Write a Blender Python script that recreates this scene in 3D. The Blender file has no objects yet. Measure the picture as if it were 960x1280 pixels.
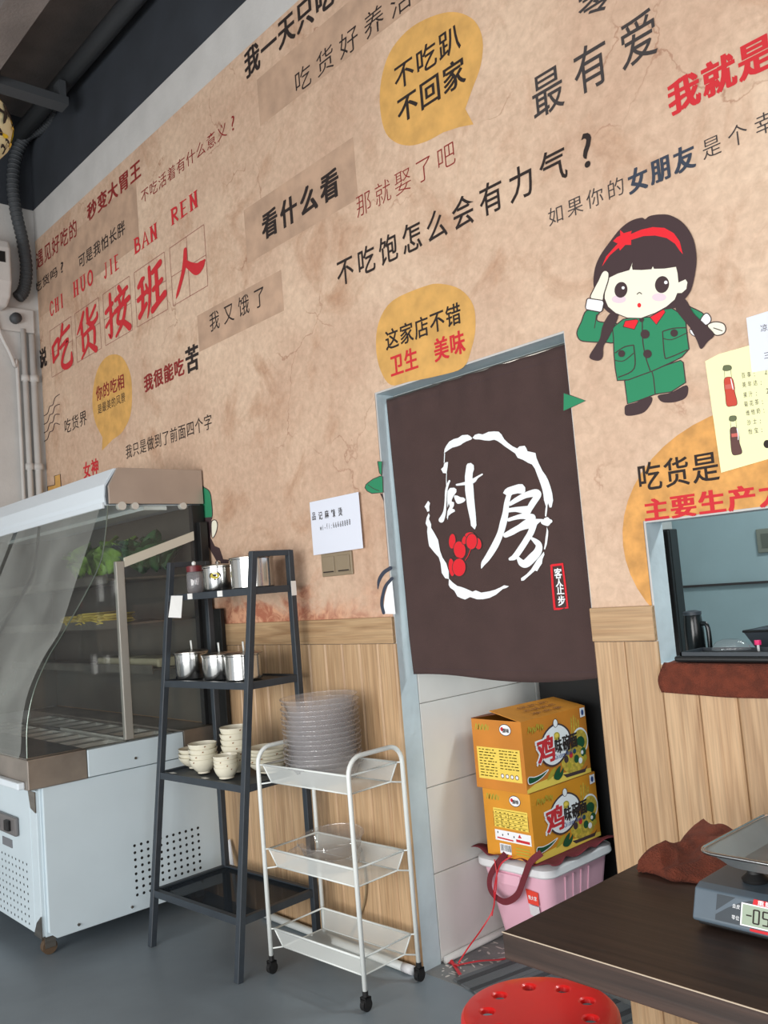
import bpy, bmesh, math, random
from mathutils import Vector, Matrix, Euler, noise
from mathutils.geometry import tessellate_polygon
random.seed(7)
PI = math.pi
scene = bpy.context.scene
COL = scene.collection

# ------------------------------------------------------------------ camera, world, lights
F_PX = 1095.0
CAM = Vector((0, -2.26, 1.42))
YAW, PITCH, ROLL = math.radians(47.488), math.radians(4.778), math.radians(-4.726)
fwd = Vector((-math.sin(YAW) * math.cos(PITCH), math.cos(YAW) * math.cos(PITCH), math.sin(PITCH)))
rt0 = Vector((math.cos(YAW), math.sin(YAW), 0)); up0 = rt0.cross(fwd)
rt = math.cos(ROLL) * rt0 + math.sin(ROLL) * up0
up = -math.sin(ROLL) * rt0 + math.cos(ROLL) * up0
cd = bpy.data.cameras.new('camera'); cam = bpy.data.objects.new('camera', cd); COL.objects.link(cam)
cd.sensor_fit = 'VERTICAL'; cd.sensor_height = 32.0; cd.lens = 32.0 * F_PX / 1280.0
cd.clip_start = 0.05; cd.clip_end = 100
cam.matrix_world = Matrix(((rt.x, up.x, -fwd.x, CAM.x), (rt.y, up.y, -fwd.y, CAM.y), (rt.z, up.z, -fwd.z, CAM.z), (0, 0, 0, 1)))
scene.camera = cam

w = bpy.data.worlds.new('daylight'); scene.world = w; w.use_nodes = True
w.node_tree.nodes['Background'].inputs[0].default_value = (0.90, 0.95, 1.0, 1)
w.node_tree.nodes['Background'].inputs[1].default_value = 0.75

def area(name, loc, target, sx, sy, power, col):
    l = bpy.data.lights.new(name, 'AREA'); l.shape = 'RECTANGLE'; l.size = sx; l.size_y = sy; l.energy = power; l.color = col
    o = bpy.data.objects.new(name, l); COL.objects.link(o); o.location = loc
    o.rotation_euler = (Vector(target) - Vector(loc)).to_track_quat('-Z', 'Y').to_euler(); return o
area('shopfront_daylight', (-0.9, -5.6, 1.35), (-1.9, 0, 0.5), 4.8, 2.5, 300, (1.0, 0.985, 0.96))
area('added_side_light', (2.6, -2.6, 1.5), (-2.5, 0, 0.9), 2.6, 2.4, 70, (0.97, 0.98, 1.0))  # added light from the right, brightens the doorway jamb; no door stands there
area('kitchen_ceiling_lamp', (-0.7, 1.1, 2.75), (-0.7, 1.1, 0), 0.9, 0.3, 42, (0.93, 1.0, 1.0))

scene.view_settings.view_transform = 'Standard'; scene.view_settings.look = 'None'
scene.view_settings.exposure = 0.0; scene.view_settings.gamma = 1.0; scene.view_settings.use_curve_mapping = False
scene.cycles.max_bounces = 8; scene.cycles.transparent_max_bounces = 24

# ------------------------------------------------------------------ measuring helper: photo point -> point on a real plane
def ray(u, v): return rt * (u - 480) - up * (v - 640) + fwd * F_PX
def on_y(u, v, y=0.0):
    d = ray(u, v); return CAM + d * ((y - CAM.y) / d.y)
def on_x(u, v, x):
    d = ray(u, v); return CAM + d * ((x - CAM.x) / d.x)
def on_z(u, v, z):
    d = ray(u, v); return CAM + d * ((z - CAM.z) / d.z)

# ------------------------------------------------------------------ materials
MATS = {}
def srgb(c):
    return tuple((x / 12.92 if x <= 0.04045 else ((x + 0.055) / 1.055) ** 2.4) for x in c) + (1,)
def mat(name, col, rough=0.5, metal=0.0, var=0.0, scale=8.0, bump=0.0, bscale=60.0, stretch=(1, 1, 1), col2=None, spec=0.5, alpha=1.0, coat=0.0, trans=0.0, detail=4):
    if name in MATS: return MATS[name]
    m = bpy.data.materials.new(name); m.use_nodes = True; nt = m.node_tree; b = nt.nodes['Principled BSDF']
    b.inputs['Base Color'].default_value = srgb(col); b.inputs['Roughness'].default_value = rough
    b.inputs['Metallic'].default_value = metal; b.inputs['Specular IOR Level'].default_value = spec
    b.inputs['Coat Weight'].default_value = coat; b.inputs['Alpha'].default_value = alpha
    if trans: b.inputs['Transmission Weight'].default_value = trans
    if var or bump or col2:
        tc = nt.nodes.new('ShaderNodeTexCoord'); mp = nt.nodes.new('ShaderNodeMapping'); mp.inputs['Scale'].default_value = stretch
        nt.links.new(tc.outputs['Object'], mp.inputs[0])
        n = nt.nodes.new('ShaderNodeTexNoise'); n.inputs['Scale'].default_value = scale; n.inputs['Detail'].default_value = detail
        nt.links.new(mp.outputs[0], n.inputs[0])
        c2 = col2 or tuple(max(0, x * (1 - var)) for x in col)
        mx = nt.nodes.new('ShaderNodeMix'); mx.data_type = 'RGBA'
        mx.inputs[6].default_value = srgb(col); mx.inputs[7].default_value = srgb(c2)
        rp = nt.nodes.new('ShaderNodeMapRange'); rp.inputs[1].default_value = 0.35; rp.inputs[2].default_value = 0.65
        nt.links.new(n.outputs[0], rp.inputs[0]); nt.links.new(rp.outputs[0], mx.inputs[0]); nt.links.new(mx.outputs[2], b.inputs['Base Color'])
        if bump:
            n2 = nt.nodes.new('ShaderNodeTexNoise'); n2.inputs['Scale'].default_value = bscale; nt.links.new(mp.outputs[0], n2.inputs[0])
            bp = nt.nodes.new('ShaderNodeBump'); bp.inputs['Strength'].default_value = bump; bp.inputs['Distance'].default_value = 0.01
            nt.links.new(n2.outputs[0], bp.inputs['Height']); nt.links.new(bp.outputs[0], b.inputs['Normal'])
    MATS[name] = m; return m

def clear(name, tint=(1, 1, 1), haze=0.15, gloss=0.12, rough=0.05, hazecol=(0.8, 0.8, 0.82), hnoise=0.0):
    """thin clear sheet: see-through, with a little milky haze and a sheen"""
    if name in MATS: return MATS[name]
    m = bpy.data.materials.new(name); m.use_nodes = True; nt = m.node_tree; nt.nodes.clear()
    out = nt.nodes.new('ShaderNodeOutputMaterial'); t = nt.nodes.new('ShaderNodeBsdfTransparent'); t.inputs[0].default_value = tint + (1,)
    d = nt.nodes.new('ShaderNodeBsdfDiffuse'); d.inputs[0].default_value = srgb(hazecol)
    g = nt.nodes.new('ShaderNodeBsdfGlossy'); g.inputs['Roughness'].default_value = rough
    geo = nt.nodes.new('ShaderNodeNewGeometry'); dt = nt.nodes.new('ShaderNodeVectorMath'); dt.operation = 'DOT_PRODUCT'
    nt.links.new(geo.outputs['Normal'], dt.inputs[0]); nt.links.new(geo.outputs['Incoming'], dt.inputs[1])
    ab = nt.nodes.new('ShaderNodeMath'); ab.operation = 'ABSOLUTE'; nt.links.new(dt.outputs['Value'], ab.inputs[0])
    om = nt.nodes.new('ShaderNodeMath'); om.operation = 'SUBTRACT'; om.inputs[0].default_value = 1.0; nt.links.new(ab.outputs[0], om.inputs[1])
    pw = nt.nodes.new('ShaderNodeMath'); pw.operation = 'POWER'; pw.inputs[1].default_value = 5.0; nt.links.new(om.outputs[0], pw.inputs[0])
    fr = nt.nodes.new('ShaderNodeMath'); fr.operation = 'MULTIPLY'; fr.inputs[1].default_value = 0.6 if gloss > 0 else 0.0; nt.links.new(pw.outputs[0], fr.inputs[0])
    a = nt.nodes.new('ShaderNodeMixShader'); a.inputs[0].default_value = haze
    if hnoise:
        tc = nt.nodes.new('ShaderNodeTexCoord'); n = nt.nodes.new('ShaderNodeTexNoise'); n.inputs['Scale'].default_value = 3.0
        mr = nt.nodes.new('ShaderNodeMapRange'); mr.inputs[1].default_value = 0.3; mr.inputs[2].default_value = 0.7
        mr.inputs[3].default_value = haze * (1 - hnoise); mr.inputs[4].default_value = haze * (1 + hnoise)
        nt.links.new(tc.outputs['Object'], n.inputs[0]); nt.links.new(n.outputs[0], mr.inputs[0]); nt.links.new(mr.outputs[0], a.inputs[0])
    nt.links.new(t.outputs[0], a.inputs[1]); nt.links.new(d.outputs[0], a.inputs[2])
    ad = nt.nodes.new('ShaderNodeMath'); ad.operation = 'MULTIPLY_ADD'; ad.inputs[1].default_value = 1.0; ad.inputs[2].default_value = gloss
    nt.links.new(fr.outputs[0], ad.inputs[0]); ad.use_clamp = True
    b = nt.nodes.new('ShaderNodeMixShader'); nt.links.new(ad.outputs[0], b.inputs[0]); nt.links.new(a.outputs[0], b.inputs[1]); nt.links.new(g.outputs[0], b.inputs[2])
    nt.links.new(b.outputs[0], out.inputs[0]); MATS[name] = m; return m

def wood_mat(name, c1, c2, c3, axis='z', rough=0.45):
    if name in MATS: return MATS[name]
    m = bpy.data.materials.new(name); m.use_nodes = True; nt = m.node_tree; b = nt.nodes['Principled BSDF']; b.inputs['Roughness'].default_value = rough
    tc = nt.nodes.new('ShaderNodeTexCoord'); oi = nt.nodes.new('ShaderNodeObjectInfo')
    ad = nt.nodes.new('ShaderNodeVectorMath'); ad.operation = 'ADD'
    sc = nt.nodes.new('ShaderNodeVectorMath'); sc.operation = 'SCALE'; sc.inputs['Scale'].default_value = 13.0
    cx = nt.nodes.new('ShaderNodeCombineXYZ')
    for i in range(3): nt.links.new(oi.outputs['Random'], cx.inputs[i])
    nt.links.new(cx.outputs[0], sc.inputs[0]); nt.links.new(tc.outputs['Object'], ad.inputs[0]); nt.links.new(sc.outputs[0], ad.inputs[1])
    mp = nt.nodes.new('ShaderNodeMapping'); mp.inputs['Scale'].default_value = {'z': (22, 22, 1.1), 'x': (1.1, 22, 22)}[axis]
    nt.links.new(ad.outputs[0], mp.inputs[0])
    n = nt.nodes.new('ShaderNodeTexNoise'); n.inputs['Scale'].default_value = 1.6; n.inputs['Detail'].default_value = 6; n.inputs['Distortion'].default_value = 1.2
    nt.links.new(mp.outputs[0], n.inputs[0])
    cr = nt.nodes.new('ShaderNodeValToRGB'); e = cr.color_ramp.elements
    e[0].position = 0.3; e[0].color = srgb(c2); e[1].position = 0.62; e[1].color = srgb(c1)
    k = e.new(0.45); k.color = srgb(tuple((x + y) / 2 for x, y in zip(c1, c2))); k = e.new(0.2); k.color = srgb(c3)
    nt.links.new(n.outputs[0], cr.inputs[0])
    # a slow tone change from plank to plank
    mp2 = nt.nodes.new('ShaderNodeMapping'); mp2.inputs['Scale'].default_value = {'z': (160, 160, 5), 'x': (5, 160, 160)}[axis]
    nt.links.new(ad.outputs[0], mp2.inputs[0]); nf = nt.nodes.new('ShaderNodeTexNoise'); nf.inputs['Scale'].default_value = 1.0; nf.inputs['Detail'].default_value = 3; nt.links.new(mp2.outputs[0], nf.inputs[0])
    mf = nt.nodes.new('ShaderNodeMapRange'); mf.inputs[1].default_value = 0.32; mf.inputs[2].default_value = 0.62; mf.inputs[3].default_value = 0.82; mf.inputs[4].default_value = 1.05; nt.links.new(nf.outputs[0], mf.inputs[0])
    mm_ = nt.nodes.new('ShaderNodeVectorMath'); mm_.operation = 'SCALE'; nt.links.new(cr.outputs[0], mm_.inputs[0]); nt.links.new(mf.outputs[0], mm_.inputs['Scale'])
    hs = nt.nodes.new('ShaderNodeHueSaturation'); mr = nt.nodes.new('ShaderNodeMapRange'); mr.inputs[3].default_value = 0.93; mr.inputs[4].default_value = 1.07
    nt.links.new(oi.outputs['Random'], mr.inputs[0]); nt.links.new(mr.outputs[0], hs.inputs['Value']); nt.links.new(mm_.outputs[0], hs.inputs['Color'])
    nt.links.new(hs.outputs[0], b.inputs['Base Color'])
    bp = nt.nodes.new('ShaderNodeBump'); bp.inputs['Strength'].default_value = 0.25; bp.inputs['Distance'].default_value = 0.003
    nt.links.new(n.outputs[0], bp.inputs['Height']); nt.links.new(bp.outputs[0], b.inputs['Normal'])
    MATS[name] = m; return m

def parchment():
    m = bpy.data.materials.new('parchment_wallpaper'); m.use_nodes = True; nt = m.node_tree; b = nt.nodes['Principled BSDF']; b.inputs['Roughness'].default_value = 0.75
    N = nt.nodes.new; L = nt.links.new
    tc = N('ShaderNodeTexCoord')
    def nz(s, d=6, dist=0.3):
        n = N('ShaderNodeTexNoise'); n.inputs['Scale'].default_value = s; n.inputs['Detail'].default_value = d; n.inputs['Roughness'].default_value = 0.65; n.inputs['Distortion'].default_value = dist
        L(tc.outputs['Object'], n.inputs[0]); return n
    def ramp(src, p0, c0, p1, c1):
        r = N('ShaderNodeValToRGB'); r.color_ramp.elements[0].position = p0; r.color_ramp.elements[0].color = c0
        r.color_ramp.elements[1].position = p1; r.color_ramp.elements[1].color = c1; L(src, r.inputs[0]); return r
    def mix(f, a, bb, mode='MIX'):
        x = N('ShaderNodeMix'); x.data_type = 'RGBA'; x.blend_type = mode
        if isinstance(f, float): x.inputs[0].default_value = f
        else: L(f, x.inputs[0])
        for i, s in ((6, a), (7, bb)):
            if isinstance(s, tuple): x.inputs[i].default_value = s
            else: L(s, x.inputs[i])
        return x.outputs[2]
    base = ramp(nz(0.9).outputs[0], 0.35, srgb((0.79, 0.66, 0.565)), 0.66, srgb((0.885, 0.78, 0.68)))
    blot = ramp(nz(3.2, 8, 0.8).outputs[0], 0.52, (0, 0, 0, 1), 0.72, (1, 1, 1, 1))
    mul = N('ShaderNodeMath'); mul.operation = 'MULTIPLY'; mul.inputs[1].default_value = 0.8; L(blot.outputs[0], mul.inputs[0])
    c = mix(mul.outputs[0], base.outputs[0], srgb((0.71, 0.545, 0.43)))
    fine = ramp(nz(30, 8).outputs[0], 0.3, (0.76, 0.73, 0.70, 1), 0.68, (1.09, 1.09, 1.09, 1))
    c = mix(0.75, c, fine.outputs[0], 'MULTIPLY')
    # reddish cracked band printed low on the paper
    sp = N('ShaderNodeSeparateXYZ'); L(tc.outputs['Object'], sp.inputs[0])
    nn = nz(2.6, 6, 1.0)
    am = N('ShaderNodeMath'); am.operation = 'MULTIPLY_ADD'; am.inputs[1].default_value = -0.62; L(nn.outputs[0], am.inputs[0]); L(sp.outputs[2], am.inputs[2])
    band = N('ShaderNodeMapRange'); band.inputs[1].default_value = 1.13; band.inputs[2].default_value = 1.01; band.interpolation_type = 'SMOOTHSTEP'; L(am.outputs[0], band.inputs[0])
    mx_ = N('ShaderNodeMapRange'); mx_.inputs[1].default_value = -2.1; mx_.inputs[2].default_value = -3.0; L(sp.outputs[0], mx_.inputs[0])
    bm_ = N('ShaderNodeMath'); bm_.operation = 'MULTIPLY'; L(band.outputs[0], bm_.inputs[0]); L(mx_.outputs[0], bm_.inputs[1])
    redc = ramp(nz(14, 6, 1.5).outputs[0], 0.4, srgb((0.68, 0.42, 0.32)), 0.60, srgb((0.85, 0.64, 0.51)))
    c = mix(bm_.outputs[0], c, redc.outputs[0])
    # hairline cracks in the print
    vo = N('ShaderNodeTexVoronoi'); vo.feature = 'DISTANCE_TO_EDGE'; vo.inputs['Scale'].default_value = 2.1
    dn = N('ShaderNodeTexNoise'); dn.inputs['Scale'].default_value = 4.0; dn.inputs['Detail'].default_value = 6; L(tc.outputs['Object'], dn.inputs[0])
    vm = N('ShaderNodeVectorMath'); vm.operation = 'MULTIPLY_ADD'; vm.inputs[1].default_value = (0.5, 0.5, 0.5); L(dn.outputs[1], vm.inputs[0]); L(tc.outputs['Object'], vm.inputs[2]); L(vm.outputs[0], vo.inputs['Vector'])
    ck = ramp(vo.outputs['Distance'], 0.0, (1, 1, 1, 1), 0.012, (0, 0, 0, 1))
    gate = ramp(nz(1.3, 3).outputs[0], 0.55, (0, 0, 0, 1), 0.62, (1, 1, 1, 1))
    gm = N('ShaderNodeMath'); gm.operation = 'MULTIPLY'; L(ck.outputs[0], gm.inputs[0]); L(gate.outputs[0], gm.inputs[1])
    g2 = N('ShaderNodeMath'); g2.operation = 'MULTIPLY'; g2.inputs[1].default_value = 0.55; L(gm.outputs[0], g2.inputs[0])
    c = mix(g2.outputs[0], c, srgb((0.55, 0.33, 0.22)))
    L(c, b.inputs['Base Color']); MATS['parchment'] = m; return m

M_paper = parchment()
M_plaster = mat('painted_plaster', (0.80, 0.795, 0.785), 0.8, var=0.05, scale=5, bump=0.15, bscale=40)
M_reveal = mat('reveal_plaster', (0.80, 0.86, 0.885), 0.75, var=0.06, scale=6, bump=0.3, bscale=25)
M_navy = mat('dark_ceiling_paint', (0.20, 0.22, 0.25), 0.85, var=0.15, scale=3)
M_slab = mat('ceiling_concrete', (0.50, 0.47, 0.455), 0.9, var=0.12, scale=4, bump=0.3)
M_pipe_dk = mat('dark_pipe_paint', (0.27, 0.285, 0.30), 0.6)
M_floor = mat('grey_epoxy_floor', (0.49, 0.53, 0.56), 0.42, var=0.10, scale=2.2, bump=0.06, bscale=14)
M_wood = wood_mat('light_oak_plank', (0.775, 0.65, 0.505), (0.67, 0.535, 0.395), (0.50, 0.375, 0.265), 'z')
M_woodx = wood_mat('light_oak_rail', (0.76, 0.635, 0.485), (0.64, 0.505, 0.365), (0.52, 0.38, 0.25), 'x')
M_table = wood_mat('dark_walnut_laminate', (0.25, 0.185, 0.155), (0.17, 0.125, 0.105), (0.11, 0.08, 0.07), 'x', 0.5)
M_whitepanel = mat('white_sheet_metal', (0.80, 0.86, 0.89), 0.32, spec=0.5, var=0.03, scale=3)
M_canopy = mat('white_canopy_enamel', (0.86, 0.90, 0.93), 0.35)
M_steel = mat('brushed_steel', (0.62, 0.60, 0.57), 0.28, 0.9, var=0.15, scale=5, stretch=(1, 1, 12))
M_steel2 = mat('polished_steel', (0.82, 0.82, 0.81), 0.16, 1.0)
M_brownst = mat('reflective_brown_steel', (0.72, 0.68, 0.64), 0.30, 0.75, var=0.22, scale=4)
M_black = mat('black_paint', (0.075, 0.08, 0.085), 0.45)
M_dark = mat('dark_void', (0.05, 0.05, 0.055), 0.7)
M_dkmetal = mat('charcoal_powder_coat', (0.205, 0.235, 0.265), 0.5, var=0.08, scale=20)
M_white = mat('white_powder_coat', (0.90, 0.92, 0.91), 0.4)
M_rubber = mat('black_rubber', (0.07, 0.07, 0.075), 0.6)
M_cream = mat('cream_melamine', (0.90, 0.88, 0.80), 0.3, coat=0.3, var=0.03, scale=12)
M_brownpat = mat('brown_glaze_mark', (0.55, 0.40, 0.27), 0.4)
M_glass = clear('clear_glass', (0.90, 0.93, 0.92), 0.05, 0.03, 0.02)
M_film = clear('plastic_film', (0.90, 0.91, 0.90), 0.33, 0.07, 0.12, (0.62, 0.64, 0.62), 0.6)
M_bowlpl = clear('clear_plastic_bowl', (0.99, 0.99, 0.99), 0.20, 0.09, 0.12, (0.87, 0.86, 0.87))
M_mesh = clear('white_wire_mesh', (1, 1, 1), 0.48, 0.0, 0.4, (0.92, 0.94, 0.93))
M_meshdk = clear('dark_wire_mesh', (1, 1, 1), 0.68, 0.0, 0.4, (0.2, 0.23, 0.26))
M_curtain = mat('brown_curtain_cloth', (0.285, 0.21, 0.20), 0.9, var=0.06, scale=10, bump=0.25, bscale=400)
M_ink = mat('black_ink', (0.16, 0.12, 0.11), 0.8)
M_inkgrey = mat('dark_grey_ink', (0.24, 0.22, 0.22), 0.8)
M_inkred = mat('red_ink', (0.80, 0.17, 0.20), 0.8)
M_inkdred = mat('dark_red_ink', (0.55, 0.15, 0.14), 0.8)
M_inkblue = mat('slate_ink', (0.22, 0.25, 0.31), 0.8)
M_bubble = mat('ochre_print', (0.88, 0.68, 0.38), 0.8, var=0.10, scale=14, detail=8)
M_bubble2 = mat('orange_ochre_print', (0.90, 0.66, 0.37), 0.8, var=0.16, scale=20, detail=8)
M_patch = mat('tan_print', (0.785, 0.655, 0.555), 0.8, var=0.12, scale=9, detail=8)
M_line = mat('thin_brown_line', (0.62, 0.40, 0.36), 0.8)
M_hair = mat('print_dark_brown', (0.26, 0.19, 0.20), 0.8)
M_skin = mat('print_cream', (0.95, 0.94, 0.86), 0.8)
M_green = mat('print_green', (0.16, 0.53, 0.37), 0.8)
M_pred = mat('print_red', (0.90, 0.14, 0.19), 0.8)
M_pink = mat('print_pink', (0.90, 0.82, 0.86), 0.8)
M_pwhite = mat('print_white', (0.95, 0.96, 0.97), 0.8)
M_sheet = mat('white_paper', (0.88, 0.90, 0.95), 0.8)
M_yellow = mat('pale_yellow_paper', (0.97, 0.97, 0.75), 0.8)
M_tile = mat('glazed_wall_tile', (0.88, 0.875, 0.86), 0.3, var=0.04, scale=4)
M_grout = mat('tile_grout', (0.74, 0.73, 0.715), 0.9)
M_teal = mat('pale_teal_paint', (0.64, 0.73, 0.75), 0.6, var=0.05, scale=3)
M_carton = mat('orange_carton', (0.89, 0.60, 0.16), 0.5, var=0.07, scale=6)
M_cartond = mat('orange_carton_flap', (0.80, 0.52, 0.16), 0.6, var=0.08, scale=9)
M_carti = mat('carton_inside', (0.45, 0.27, 0.18), 0.8)
M_pinkpl = mat('pink_plastic', (0.92, 0.72, 0.79), 0.4)
M_lid = mat('white_plastic_lid', (0.90, 0.90, 0.91), 0.35, var=0.05, scale=9)
M_maroon = mat('maroon_cloth', (0.42, 0.13, 0.17), 0.85, bump=0.2, bscale=200)
M_ribbon = mat('red_ribbon', (0.78, 0.10, 0.16), 0.45)
M_towel = mat('rust_brown_towel', (0.46, 0.215, 0.14), 0.95, var=0.2, scale=30, bump=0.7, bscale=260)
M_redpl = mat('red_plastic', (0.87, 0.10, 0.10), 0.35, coat=0.2)
M_scale = mat('slate_blue_plastic', (0.34, 0.395, 0.44), 0.4, var=0.05, scale=12)
M_lcd = mat('lcd_green', (0.60, 0.66, 0.58), 0.3)
M_brownmat = mat('striped_mat_grey', (0.37, 0.385, 0.395), 0.95, bump=0.5, bscale=300)
M_matdk = mat('striped_mat_dark', (0.24, 0.25, 0.26), 0.95, bump=0.5, bscale=300)
M_leaf = mat('lettuce_leaf', (0.58, 0.76, 0.32), 0.5, var=0.4, scale=12, bump=0.4, bscale=50)
M_leafd = mat('dark_green_leaf', (0.22, 0.42, 0.24), 0.5, var=0.35, scale=14, bump=0.4, bscale=50)
M_yelfood = mat('yellow_bean_curd', (0.80, 0.72, 0.36), 0.6, var=0.15, scale=18, bump=0.4, bscale=60)
M_taupe = mat('taupe_switch', (0.56, 0.50, 0.41), 0.4)
M_jarlid = mat('dark_red_lid', (0.42, 0.13, 0.16), 0.4)
M_green2 = mat('print_dark_green', (0.10, 0.33, 0.20), 0.6)
M_blueink = mat('blue_ink', (0.22, 0.33, 0.60), 0.7)
M_ynood = mat('noodle_yellow', (0.88, 0.77, 0.30), 0.6, var=0.25, scale=60)
M_pyellow = mat('label_yellow', (0.95, 0.83, 0.36), 0.6)
M_gold = mat('olive_gold_ink', (0.72, 0.66, 0.22), 0.6)
M_decor = mat('lantern_paper', (0.84, 0.81, 0.66), 0.7)

# ------------------------------------------------------------------ mesh helpers
def new_obj(name, verts=None, faces=None, m=None, parent=None, bm=None, smooth=False, mats=None, idx=None):
    me = bpy.data.meshes.new(name)
    if bm is not None: bm.to_mesh(me); bm.free()
    else: me.from_pydata(verts, [], faces)
    for mm in (mats or [m]): me.materials.append(mm)
    if idx is not None:
        for p, i in zip(me.polygons, idx): p.material_index = i
    if smooth:
        for p in me.polygons: p.use_smooth = True
    me.update()
    o = bpy.data.objects.new(name, me); COL.objects.link(o)
    if parent is not None: o.parent = parent
    return o
def root(name, loc, label, cat, group=None, rz=0.0):
    o = bpy.data.objects.new(name, None); COL.objects.link(o); o.location = loc; o.rotation_euler = (0, 0, rz); o.empty_display_size = 0.05
    return tag(o, label, cat, group)
def tag(o, label, cat, group=None, kind=None):
    o['label'] = label; o['category'] = cat
    if group: o['group'] = group
    if kind: o['kind'] = kind
    return o
def structure(o): o['kind'] = 'structure'; return o
def plabel(o, s): o['label'] = s; return o

class MB:
    """collects shapes in one mesh"""
    def __init__(s): s.v = []; s.f = []; s.mi = []; s.cur = 0; s.sm = []
    def add(s, vs, fs):
        k = len(s.v); s.v += [tuple(p) for p in vs]; s.f += [tuple(i + k for i in f) for f in fs]; s.mi += [s.cur] * len(fs)
        return s
    def box(s, x0, x1, y0, y1, z0, z1):
        return s.add([(x0, y0, z0), (x1, y0, z0), (x1, y1, z0), (x0, y1, z0), (x0, y0, z1), (x1, y0, z1), (x1, y1, z1), (x0, y1, z1)],
                     [(0, 3, 2, 1), (4, 5, 6, 7), (0, 1, 5, 4), (1, 2, 6, 5), (2, 3, 7, 6), (3, 0, 4, 7)])
    def bar(s, a, b, wx, wy, upv=(0, 1, 0)):
        a = Vector(a); b = Vector(b); d = (b - a).normalized(); u = Vector(upv).cross(d)
        if u.length < 1e-4: u = Vector((1, 0, 0)).cross(d)
        u.normalize(); v = d.cross(u)
        q = [u * wx / 2 + v * wy / 2, -u * wx / 2 + v * wy / 2, -u * wx / 2 - v * wy / 2, u * wx / 2 - v * wy / 2]
        return s.add([a + p for p in q] + [b + p for p in q], [(3, 2, 1, 0), (4, 5, 6, 7)] + [(i, (i + 1) % 4, (i + 1) % 4 + 4, i + 4) for i in range(4)])
    def tube(s, pts, r, n=8, closed=False, caps=True):
        pts = [Vector(p) for p in pts]; rings = []; prev = None
        N = len(pts)
        for i, p in enumerate(pts):
            a = pts[(i - 1) % N] if (i > 0 or closed) else p; b = pts[(i + 1) % N] if (i < N - 1 or closed) else p
            d = (b - a).normalized()
            u = prev - d * prev.dot(d) if prev is not None else d.orthogonal()
            u.normalize(); prev = u; v = d.cross(u); rr = r[i] if isinstance(r, (list, tuple)) else r
            rings.append([p + (u * math.cos(2 * PI * k / n) + v * math.sin(2 * PI * k / n)) * rr for k in range(n)])
        vs = [q for ring in rings for q in ring]; fs = []
        for i in range(N if closed else N - 1):
            j = (i + 1) % N
            for k in range(n): fs.append((i * n + k, i * n + (k + 1) % n, j * n + (k + 1) % n, j * n + k))
        if caps and not closed: fs += [tuple(range(n))[::-1], tuple(range((N - 1) * n, N * n))]
        return s.add(vs, fs)
    def lathe(s, prof, c=(0, 0, 0), n=24, sx=1.0, sy=1.0, closed=False):
        vs = []; fs = []
        for (r, z) in prof:
            for k in range(n):
                a = 2 * PI * k / n; vs.append((c[0] + r * sx * math.cos(a), c[1] + r * sy * math.sin(a), c[2] + z))
        L = len(prof)
        for i in range(L if closed else L - 1):
            j = (i + 1) % L
            for k in range(n): fs.append((i * n + k, i * n + (k + 1) % n, j * n + (k + 1) % n, j * n + k))
        if not closed:
            fs += [tuple(range(n))[::-1], tuple(range((L - 1) * n, L * n))]
        return s.add(vs, fs)
    def disc(s, f, cx, cy, rx, ry=None, n=14):
        ry = ry or rx
        return s.add([f(cx + rx * math.cos(2 * PI * k / n), cy + ry * math.sin(2 * PI * k / n)) for k in range(n)], [tuple(range(n))])
    def mat(s, i): s.cur = i; return s
    def build(s, name, m=None, parent=None, smooth=False, mats=None, origin=None):
        vs = s.v
        if origin is not None: vs = [(a - origin[0], b - origin[1], c - origin[2]) for a, b, c in vs]
        o = new_obj(name, vs, s.f, m, parent, smooth=smooth, mats=mats, idx=s.mi if mats else None)
        if origin is not None: o.location = origin
        return o
def bevel(o, wdt=0.004, seg=2, ang=0.6):
    b = o.modifiers.new('bevel', 'BEVEL'); b.width = wdt; b.segments = seg; b.limit_method = 'ANGLE'; b.angle_limit = ang; return o
def autosmooth(o, ang=0.6):
    me = o.data
    bm = bmesh.new(); bm.from_mesh(me)
    for e in bm.edges:
        if len(e.link_faces) == 2 and e.calc_face_angle(0) > ang: e.smooth = False
    for f in bm.faces: f.smooth = True
    bm.to_mesh(me); bm.free(); return o
def copy_tree(o, parent=None):
    c = o.copy(); COL.objects.link(c)
    if parent is not None: c.parent = parent
    for ch in list(KIDS.get(o.name, [])): copy_tree(ch, c)
    return c
KIDS = {}
def register(r):
    for o in list(COL.objects):
        if o.parent is not None: KIDS.setdefault(o.parent.name, [])
    def walk(p):
        KIDS[p.name] = [o for o in COL.objects if o.parent == p]
        for k in KIDS[p.name]: walk(k)
    walk(r)

def rbox(x0, x1, y0, y1, z0, z1, name, m, parent=None, bw=0.004, seg=2):
    o = MB().box(x0, x1, y0, y1, z0, z1).build(name, m, parent); bevel(o, bw, seg); return o

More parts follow.
